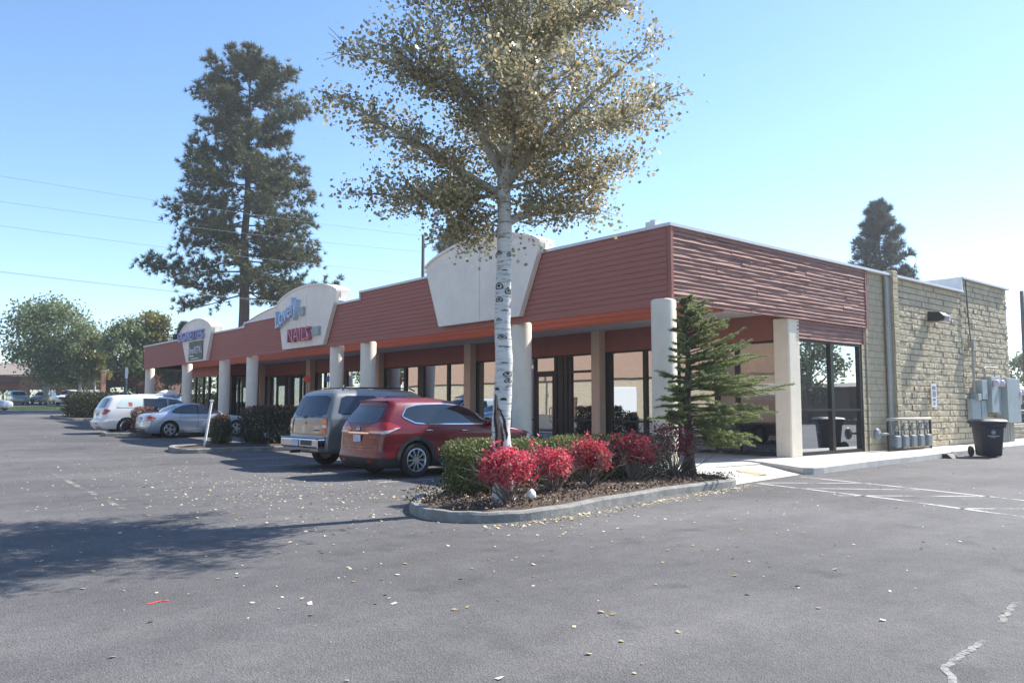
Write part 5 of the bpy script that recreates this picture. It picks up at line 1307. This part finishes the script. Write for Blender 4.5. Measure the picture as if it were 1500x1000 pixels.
def red_bush(x, y, r_, h, mat, label, n=2600, seed=1, stem=.36, dens=1):
    rr_ = random.Random(seed); r2 = np.random.default_rng(seed); z = .15
    t = empty('burning_bush', (x, y, z)); tag(t, label, 'bush', 'red burning bushes in the planted island'); m = MB()
    tips = []
    for i in range(34):
        a = rr_.uniform(0, 2 * PI); e = rr_.uniform(.62, 1.45); p = bend_path((x + rr_.uniform(-.05, .05), y + rr_.uniform(-.05, .05), z - .04), az(a, e), h * rr_.uniform(.75, .98), 5, wob=.13, droop=.02, rr_=rr_)
        m.tube(p, [.013, .011, .009, .007, .005, .003], 5, cap=False)
        for q in (3, 4, 5):
            for _ in range(3):
                s_ = bend_path(p[q], az(a + rr_.uniform(-1.6, 1.6), rr_.uniform(.1, 1.1)), h * rr_.uniform(.12, .3), 2, wob=.15, rr_=rr_); m.tube(s_, [.004, .003, .002], 4, cap=False); tips.append(s_[2])
    m.build('stems', M['twig'], t, world=True)
    T_ = np.array([tuple(q) for q in tips]); T_ = T_[(T_[:, 2] > z + h * stem) & (np.hypot(T_[:, 0] - x, T_[:, 1] - y) < r_ * .98)]; T_ = T_[r2.random(len(T_)) < .85]
    n1 = int(n * .45); P_ = T_[r2.integers(0, len(T_), n1)] + r2.normal(size=(n1, 3)) * .042
    q = r2.normal(size=(n * 3, 3)); q /= np.linalg.norm(q, axis=1, keepdims=True); q *= r2.uniform(.3, 1, (n * 3, 1)) ** .4 * (1 + .2 * np.sin(q[:, :1] * 5 + seed) * np.cos(q[:, 1:2] * 6 + q[:, 2:3] * 5 + seed))
    q = q * np.array([r_ * .9, r_ * .9, h * .30]) + np.array([x, y, z + h * .68]); q = q[(q[:, 2] - z) / h > stem + .03 * np.sin(q[:, 0] * 20)][:n - n1]; P_ = np.vstack([P_, q])
    np_mesh('foliage', leaf_quads(P_, .045, up=.1), 4, mat, t)
red_bush(7.42, 8.9, .42, .78, M['leaf_bush'], 'bright pink-red bush at the foot of the white trunk', 3300, 1)
red_bush(8.75, 9.42, .36, .70, M['leaf_bush'], 'second bright pink-red bush, just right of the white trunk', 2500, 2)
red_bush(9.85, 9.62, .36, .80, M['leaf_bushm'], 'crimson bush in the middle of the row of five', 2500, 3)
red_bush(11.3, 9.95, .43, .88, M['leaf_bushd'], 'dark crimson bush fourth along, before the thin one', 2900, 4)
red_bush(12.75, 10.15, .42, 1.05, M['leaf_bushd'], 'thin purplish bush with bare twigs against the foot of the corner column', 1250, 5, stem=.3)
m = MB(); m.lathe([(0, 0), (.07, .01), (.085, .06), (.06, .12), (.02, .15), (0, .155)], 8); st = m.build('landscape_stone', M['white'], None, smooth=True); st.location = (7.75, 8.8, .17); st.rotation_euler = (0, .2, 0)
tag(st, 'small white stone at the foot of the first pink-red bush', 'stone')
# ------------------------------------------------------------ street furniture and services
def lamp():
    x, z = 28.95, 4.6; t = empty('wall_lamp', (x, SY + .05, z)); tag(t, 'dark wall-pack lamp with clear lens high on the block side wall', 'lamp')
    m = MB(); y0 = SY + .06; prof = [(y0, z - .12), (y0 - .28, z - .16), (y0 - .52, z - .13), (y0 - .55, z + .0), (y0 - .40, z + .15), (y0, z + .2)]
    m.prism([(x - .24, y, zz) for y, zz in prof], (.48, 0, 0)); m.build('housing', M['dark'], t, world=True, bevel=.02)
    m = MB(); m.prism([(x - .19, y, zz) for y, zz in [(y0 - .3, z - .17), (y0 - .53, z - .14), (y0 - .565, z + .0), (y0 - .5, z - .19)]], (.38, 0, 0)); m.build('lens', M['clearlens'], t, world=True)
    m = MB(); m.box(x + .24, x + .4, y0 - .5, y0 - .15, z - .14, z + .08); m.build('lens_end', M['clearlens'], t, world=True, bevel=.02)
lamp()
t = empty('wall_sign', (28.75, SY + .02, 1.55)); tag(t, 'small white notice plate on the block side wall below the lamp', 'sign')
m = MB(); m.box(28.58, 28.98, SY - .02, SY + .02, 1.5, 2.3); m.build('plate', M['white'], t, world=True)
m = MB()
for (a, b, c_, d) in ((28.66, 28.9, 2.1, 2.22), (28.68, 28.74, 1.85, 2.05), (28.8, 28.9, 1.85, 2.05), (28.66, 28.88, 1.72, 1.79), (28.7, 28.84, 1.58, 1.66)): m.box(a, b, SY - .026, SY - .021, c_, d)
m.build('mark', M['meter'], t, world=True)
# gas meters
g = empty('gas_meter_rack', (26, SY - .3, .15)); tag(g, 'rack of five grey gas meters under a pale pipe by the block wall', 'gas meters')
yy = SY - .28
m = MB(); m.tube([(24.6, yy, 1.12), (27.75, yy, 1.12)], .05, 10); m.build('header_pipe', M['galv'], g, world=True, smooth=True)
m = MB()
for x in (24.7, 27.72): m.box(x - .03, x + .03, yy - .03, yy + .03, .15, 1.1)
m.box(24.7, 27.7, yy - .02, yy + .02, .17, .21); m.build('stand', M['dark'], g, world=True)
m = MB(); m.lathe([(0, -.05), (.16, -.04), (.19, 0), (.16, .05), (0, .06)], 18, 'y', (24.05, yy + .02, .68)); m.tube([(24.1, yy, .68), (24.6, yy, .68), (24.7, yy, .68)], .035, 8); m.build('regulator', M['meter'], g, world=True, smooth=True)
for i in range(5):
    x = 25.15 + i * .56; m = MB(); m.box(x - .17, x + .17, yy - .14, yy + .12, .24, .62); a = m.build('meter', M['meter'], g, world=True, bevel=.05)
    m = MB(); m.tube([(x - .1, yy, .6), (x - .1, yy, .75), (x - .12, yy, 1.1)], .022, 6); m.tube([(x + .1, yy, .6), (x + .1, yy, .78), (x + .02, yy, .82)], .022, 6)
    m.lathe([(0, -.04), (.085, -.03), (.1, 0), (.085, .03), (0, .04)], 12, 'y', (x - .02, yy - .04, .84)); m.lathe([(0, 0), (.035, .0), (.035, .12), (0, .12)], 8, 'z', (x - .02, yy - .04, .88)); m.build('valve', M['meter'], a, world=False if False else True)
# electric cabinets
e = empty('electric_cabinets', (34, SY - .15, .15)); tag(e, 'cluster of grey electric cabinets and round meters at the rear end of the block wall', 'electric meters')
y1 = SY + .05
for (xa, xb, za, zb, dp) in ((31.75, 32.55, 1.0, 1.8, .18), (32.6, 33.1, 1.1, 1.75, .2), (32.45, 32.95, 1.78, 2.5, .3), (33.2, 33.9, 1.3, 2.65, .35), (34.0, 34.5, 1.2, 2.6, .25), (34.5, 35.9, .9, 2.62, .45), (32.05, 32.35, 1.75, 1.98, .3)):
    m = MB(); m.box(xa, xb, y1 - dp, y1, za, zb); c_ = m.build('cabinet', M['greybox'], e, world=True, bevel=.015)
for (x, z, d) in ((33.4, 2.4, .42), (34.2, 2.4, .34), (35.9, 2.05, .35), (36.4, 2.1, .3)):
    m = MB(); m.lathe([(0, -.14), (.12, -.12), (.14, 0), (.14, .06), (0, .06)], 16, 'y', (x, y1 - d, z)); m.build('meter_dome', M['clearlens'], e, world=True, smooth=True)
m = MB(); m.box(35.85, 36.7, y1 - .25, y1 + .2, 1.6, 2.25); m.box(36.0, 36.1, y1 - .1, y1, .1, 1.6)
m.build('side_box', M['greybox'], e, world=True, bevel=.01)
m = MB()
for x in (34.7, 34.95, 35.2, 35.5, 35.75): m = MB(); m.tube([(x, y1 - .15, .1), (x, y1 - .15, .95)], .07, 8); m.build('conduit', M['galv'], e, world=True, smooth=False, angle=40)
m = MB(); m.tube([(32.2, y1 - .1, 1.7), (32.2, y1 - .12, 3.8)], .045, 8); m.tube([(33.0, y1 - .2, 2.6), (33.0, y1 - .2, 2.95), (33.15, y1 - .2, 3.0), (34.3, y1 - .2, 3.0)], .04, 8); m.tube([(34.3, y1 - .1, 2.6), (34.3, y1 - .1, 2.9)], .03, 6)
m.box(32.1, 32.3, y1 - .2, y1, 3.7, 3.95); m.build('conduit', M['galv'], e, world=True, smooth=False, angle=40)
# wheelie bin
def bin_():
    t = empty('wheelie_bin', (0, 0, 0)); tag(t, 'navy wheelie bin with a pale round emblem standing on the asphalt by the kerb', 'bin')
    m = MB(); lv = [(.03, .24, .26), (.06, .27, .29), (.85, .33, .37), (.86, .37, .42), (.99, .39, .44), (1.0, .37, .42)]
    for (z, hx, hy) in lv:
        for i in range(20):
            a = 2 * PI * i / 20; c_, s_ = math.cos(a), math.sin(a); m.v.append((hx * math.copysign(abs(c_) ** .35, c_), hy * math.copysign(abs(s_) ** .35, s_), z))
    for j in range(len(lv) - 1):
        for i in range(20): a = j * 20 + i; b = j * 20 + (i + 1) % 20; m.f.append((a, b, b + 20, a + 20))
    m.f.append(tuple(reversed(range(20)))); m.build('body', M['binblue'], t, angle=40)
    m = MB(); o = []
    for j, (z, k) in enumerate(((1.0, 1.06), (1.03, 1.07), (1.08, .96), (1.11, .5), (1.115, .01))):
        for i in range(20):
            a = 2 * PI * i / 20; c_, s_ = math.cos(a), math.sin(a); m.v.append((.39 * k * math.copysign(abs(c_) ** .35, c_), .45 * k * math.copysign(abs(s_) ** .35, s_), z))
    for j in range(4):
        for i in range(20): a = j * 20 + i; b = j * 20 + (i + 1) % 20; m.f.append((a, b, b + 20, a + 20))
    m.build('lid', M['binblue'], t, angle=40)
    m = MB(); m.tube([(.33, .46, .98), (.33, .56, 1.0), (-.33, .56, 1.0), (-.33, .46, .98)], .02, 8); m.build('handle', M['binblue'], t, smooth=True)
    for sx in (-1, 1):
        m = MB(); m.lathe([(0, -.04), (.1, -.04), (.15, -.03), (.15, .03), (.1, .04), (0, .04)], 22, 'x', (sx * .33, .36, .15)); m.build('wheel', M['rubber'], t, angle=40)
    m = MB(); cz, cy = .80, -.385
    def fy(z): return -.29 - .08 * (z - .06) / .79 - .006
    for ring in ((.062, .052), (.03, .0)):
        o = len(m.v)
        for k in range(20):
            u = 2 * PI * k / 20
            for r_ in ring: z = .72 + r_ * math.sin(u); m.v.append((r_ * math.cos(u), fy(z), z))
        for k in range(20): a = o + 2 * k; b = o + 2 * ((k + 1) % 20); m.f.append((a, b, b + 1, a + 1))
    for k in range(3):
        u = 2 * PI * k / 3; z0 = .72
        m.quad((.028 * math.cos(u - .2), fy(z0), z0 + .028 * math.sin(u - .2)), (.054 * math.cos(u - .1), fy(z0), z0 + .054 * math.sin(u - .1)), (.054 * math.cos(u + .1), fy(z0), z0 + .054 * math.sin(u + .1)), (.028 * math.cos(u + .2), fy(z0), z0 + .028 * math.sin(u + .2)))
    x = -.15
    while x < .14:
        w_ = rnd.uniform(.012, .024); m.quad((x, fy(.60), .60), (x + w_, fy(.60), .60), (x + w_, fy(.63), .63), (x, fy(.63), .63)); x += w_ + .007
    x = -.08
    while x < .07:
        w_ = rnd.uniform(.01, .02); m.quad((x, fy(.565), .565), (x + w_, fy(.565), .565), (x + w_, fy(.585), .585), (x, fy(.585), .585)); x += w_ + .007
    m.build('emblem', pmat('emblem_grey', (.45, .47, .5), .6), t); return t
b = bin_(); b.location = (26.75, 9.35, 0); b.scale = (1.06, 1.06, 1.04); b.rotation_euler.z = R(-48)
t = empty('rubber_wedge', (25.2, 9.88, 0)); tag(t, 'low black rubber wedge lying against the kerb left of the wheelie bin', 'wedge')
m = MB(); m.prism([(24.95, 9.7, .0), (24.95, 10.0, .0), (24.95, 10.0, .13), (24.95, 9.85, .13)], (.55, 0, 0)); m.build('wedge', M['dark'], t, world=True, bevel=.01); t.rotation_euler.z = R(4)
# leaning white post on the mid island
t = empty('marker_post', (9.13, 26.35, gz(26))); tag(t, 'leaning white square post at the tip of the mid island', 'post')
m = MB(); m.tube([(0, 0, -.1), (.2, -.08, 1.62)], .04, 4); m.build('post', M['white'], t); m = MB(); m.box(.15, .25, -.13, -.03, 1.6, 1.66); m.build('post_cap', M['white'], t)
t = empty('debris', (11.6, 25.9, 0)); 
bpy.data.objects.remove(t)
# street sign seen from behind, left of the far end
def pole_sign(px, D, h, label, mw, mh, col):
    x, y = D0(px, D); z = gz(y); t = empty('street_sign', (x, y, z)); tag(t, label, 'sign')
    m = MB(); m.tube([(0, 0, 0), (0, 0, h)], .05, 8); m.build('post', pmat('green_post', (.16, .26, .24), .6), t)
    m = MB(); m.box(-mw / 2, mw / 2, -.06, -.051, h - mh, h + .05); o = m.build('plate', col, t, bevel=.002); t.rotation_euler.z = R(-40)
pole_sign(186, 62, 3.6, 'pale narrow sign plate on a green post in front of the dark brick wall', .22, .8, M['cap'])
# parking signs beside the walk (red octagon and blue disc) seen by the shop windows
for (y, col, lab, oct_) in ((39.2, pmat('sign_red', (.6, .06, .04), .5), 'small red octagonal stop sign on a thin post by the shop windows', True), (36.9, pmat('sign_blue', (.08, .16, .55), .5), 'small round blue sign on a thin post by the shop windows', False)):
    if oct_: x0, y0 = 17.4, 36.1
    else: x0, y0 = 17.9, 34.9
    zb = .12 + gz(y0) * .8; t = empty('street_sign', (x0, y0, zb)); tag(t, lab, 'sign'); m = MB(); m.tube([(0, 0, 0), (0, 0, 2.75)], .03, 8); m.build('post', M['galv'], t)
    m = MB(); n = 8 if oct_ else 20; m.lathe([(0, -.05), (.18 if oct_ else .14, -.05), (.18 if oct_ else .14, -.035), (0, -.035)], n, 'y', (0, 0, 2.5)); m.build('plate', col, t); t.rotation_euler.z = R(-35)
# utility poles and wires
def upole(x, y, z0, h, label, arms, r_=.16, az_=0, group='wooden utility poles'):
    t = empty('utility_pole', (x, y, z0)); tag(t, label, 'pole', group)
    m = MB(); m.tube([(0, 0, -.2), (0, 0, h)], [r_, r_ * .7], 10); m.build('pole', M['pole_wood'], t, smooth=True)
    for (z, l) in arms:
        m = MB(); m.tube([(0, 0, z - .35), (l, 0, z)], .05, 6); m.lathe([(.04, 0), (.09, .03), (.09, .2), (.04, .25)], 8, 'z', (l, 0, z)); m.build('insulator_arm', M['pole_wood'], t)
    t.rotation_euler.z = R(az_); return t
upole(38.5, 57.8, 0, 16.4, 'dark utility pole rising above the parapet left of the blank arched board', [(15.9, .85), (14.0, .85), (12.2, .85)], .19, -40)
upole(89.5, 27.6, 0, 13.0, 'utility pole with side brackets at the far right edge', [(12.6, 1.6), (11.2, 1.6), (9.9, 1.6), (8.4, 1.2)], .26, -40)
xb, yb = D0(-330, 42); upole(xb, yb, gz(yb), 15.2, 'utility pole beyond the left edge that carries the wires', [(13.5, .5)], .17, -40)
def wire(a, b, sag, r_, label, spiral=False):
    a = Vector(a); b = Vector(b); pts = []
    for i in range(41):
        t = i / 40; p = a.lerp(b, t); p.z -= sag * 4 * t * (1 - t); pts.append(p)
    e = empty('power_line', tuple(a)); tag(e, label, 'wire', 'overhead wires'); m = MB(); m.tube(pts, r_, 5, cap=False)
    m.build('wire', WM, e, world=True)
    if spiral:
        m = MB()
        for i in range(230):
            t = i / 230; p = a.lerp(b, t); p.z -= sag * 4 * t * (1 - t); q = a.lerp(b, t + .0025); q.z -= sag * 4 * t * (1 - t); m.tube([p + Vector((0, 0, -.12)), q + Vector((0, 0, .05))], .009, 4, cap=False)
        m.build('lashing', WM, e, world=True)
WM = pmat('wire_grey', (.3, .32, .35), .6)
A_ = (38.6, 57.7)
for (zb_, za_, s_, l_, sp) in ((15.0, 16.4, .35, 'top overhead wire crossing the sky at left', False), (13.35, 15.0, .35, 'second overhead wire from the top', False), (12.0, 13.0, .35, 'third overhead wire from the top', False), (9.35, 9.6, .35, 'lowest overhead line, a lashed bundle of cables', True)):
    wire((xb, yb, zb_ + .8), (*A_, za_), s_, .011, l_, sp)
wire((*A_, 16.4), (96, 38, 14), .8, .011, 'overhead wire running right behind the birch crown'); 
# ------------------------------------------------------------ neighbouring buildings
def brick_shop(name, label, x, y, w_, d, h, ang, wall, roof_h=1.6, fascia=True, wins=6):
    z = gz(y) - .3; t = empty(name, (x, y, z)); tag(t, label, 'building')
    m = MB(); m.box(-w_ / 2, w_ / 2, 0, d, 0, h); m.build('wall', wall, t)
    m = MB(); m.prism([(-w_ / 2 - 1, -1.2, h + .001), (-w_ / 2 - 1, d + 1.2, h + .001), (-w_ / 2 - 1, d / 2, h + roof_h)], (w_ + 2, 0, 0)); m.build('roof', M['shingle'], t)
    if fascia: m = MB(); m.box(-w_ / 2 - 1, w_ / 2 + 1, -1.3, -1.21, h - 1.1, h + .1); m.build('fascia', M['far_dark'], t)
    for i in range(wins):
        u = -w_ / 2 + w_ * (i + .5) / wins; m = MB(); m.box(u - w_ / wins * .3, u + w_ / wins * .3, -.05, .02, .5, 2.6); f = m.build('window', M['frame'], t)
        m = MB(); m.box(u - w_ / wins * .27, u + w_ / wins * .27, -.062, -.052, .6, 2.5); m.build('pane', M['glass_side'], f)
    t.rotation_euler.z = R(ang); return t
x, y = D0(-10, 118); brick_shop('brick_shop', 'low brown-roofed brick building with deep eaves at the far left edge', x, y, 22, 10, 4.6, -40, M['far_brick'], 2.2)
x, y = D0(100, 116); t = brick_shop('brick_shop', 'plain orange-brick wall behind the trees at the far left', x, y, 14, 9, 4.4, -40, M['far_brick'], .3, False, 2)
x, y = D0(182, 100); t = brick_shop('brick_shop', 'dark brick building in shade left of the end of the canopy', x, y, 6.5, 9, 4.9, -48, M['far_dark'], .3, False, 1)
x, y = D0(250, 112); t = brick_shop('pale_shop', 'low pale wall seen under the far end of the canopy', x, y, 9, 6, 2.6, -40, M['stucco'], .3, False, 2)
x, y = D0(152, 92); t = empty('brick_pier', (x, y, gz(y) - .2)); tag(t, 'slim sunlit terracotta post left of the dark brick building', 'post'); m = MB(); m.box(-.22, .22, -.22, .22, 0, 4.2); m.build('shaft', pmat('terracotta', (.62, .33, .22), .8), t, bevel=.02)
m = MB(); m.box(-.26, .26, -.26, .26, 4.2, 4.3); m.build('pier_cap', M['cap'], t, bevel=.01)
# shop across the lot that the windows mirror: block wall, orange brick band, white roller door
ob = empty('block_shop', (-14, 40, 0)); tag(ob, 'long tan block building with an orange brick band, mirrored in the shop windows', 'building')
m = MB(); m.box(-22, -14, 20, 84, 0, 4.1); m.build('wall', brick_mat('tan_block', (.50, .42, .30), (.44, .36, .25), (.26, .22, .17), .4, .2, 'y'), ob, world=True)
m = MB(); m.box(-22.1, -13.8, 20, 84, 4.1, 9.5); m.build('brick_band', brick_mat('orange_band', (.46, .28, .19), (.40, .245, .165), (.3, .24, .2), .3, .1, 'y'), ob, world=True)
for yy_ in (31, 47, 62):
    m = MB(); m.box(-14, -13.92, yy_, yy_ + 4.2, .1, 3.3)
    for i in range(14): m.box(-13.92, -13.89, yy_, yy_ + 4.2, .1 + i * .23, .1 + i * .23 + .19)
    m.build('roller_door', M['white'], ob, world=True)
for yy_ in (37.5, 54.5):
    m = MB(); m.box(-14, -13.9, yy_, yy_ + 1.1, .1, 2.4); m.build('door', M['far_dark'], ob, world=True)
hedge('clipped_hedge', 'long low hedge in front of the block building across the lot', 'hedge', -12.6, -11.2, 24, 40, 0, 1.3, M['leaf_dhedge'], 9000, .12, 6)
# things mirrored in the south window: trees and a low shop to the right behind us
tr_spots = [(52, -12, 8.5), (60, -18, 10.5), (70, -16, 9), (66, -26, 12), (46, -15, 6.5)]
for i, (x, y, h_) in enumerate(tr_spots):
    broadleaf('roadside_tree', ['round tree nearest the road, mirrored in the side window', 'tallish tree second along the road behind the camera', 'tree beside the low shop behind the camera', 'tallest tree far behind the camera', 'small tree nearest the camera on the right'][i], x, y, 0, h_, h_ * .34, 0, 26, M['leaf_tree'], M['bark_d'], 3500, .3, 50 + i, group='trees mirrored in the side window', tr=.2, low=.2)
brick_shop('low_shop', 'low brown shop across the side road behind the camera', 84, -20, 60, 12, 3.6, 100, M['far_dark'], .6, True, 9)
# right-hand gap behind the building
def rail():
    t = empty('metal_railing', (42.5, 13, 0)); tag(t, 'pale metal railing past the rear end of the block wall', 'railing'); m = MB()
    for z in (.75, 1.35): m.tube([(38.6, 12.6, z), (58, 13.3, z)], .05, 6)
    for i in range(8): x = 38.6 + i * 2.7; m.tube([(x, 12.6 + (x - 38.6) * .036, 0), (x, 12.6 + (x - 38.6) * .036, 1.38)], .05, 6)
    m.build('rails', M['galv'], t, world=True)
rail()
t = empty('low_wall', (48, 14.2, 0)); tag(t, 'low tan block wall behind the railing at the right', 'wall'); m = MB(); blocks(m, 38.7, 62, 0, .6, 14.1, .03); m.box(38.7, 62, 14.11, 14.35, 0, .62); m.build('blocks', M['block'], t, world=True)
x, y = D0(1499, 72); hedge('roadside_shrub', 'dark shrub mass at the right edge behind the railing', 'shrub', x - 3, x + 3, y - 2, y + 2, 0, 2.6, M['leaf_dhedge'], 7000, .16, 2.6)
x, y = D0(1508, 95); broadleaf('roadside_tree', 'green tree at the right edge beyond the railing', x, y, 0, 8.6, 3.2, 0, 26, M['leaf_tree'], M['bark_d'], 5000, .3, 77, tr=.2, low=.15)

for i, (x, y, h_) in enumerate([(-4, 100, 9), (-14, 118, 12), (3, 112, 8), (-24, 108, 11), (-33, 122, 12), (-9, 128, 10)]):
    broadleaf('street_tree', ['round tree nearest the far end of the block building', 'tall tree beyond the far end of the block building', 'smaller tree out of frame left of the far lot', 'wide tree behind the end of the block building', 'tallest tree behind the block building', 'middling tree at the back of the far lot'][i], x, y, gz(y), h_, h_ * .4, 0, 26, M['leaf_tree'], M['bark_d'], 3200, .34, 90 + i, tr=.2, low=.15)
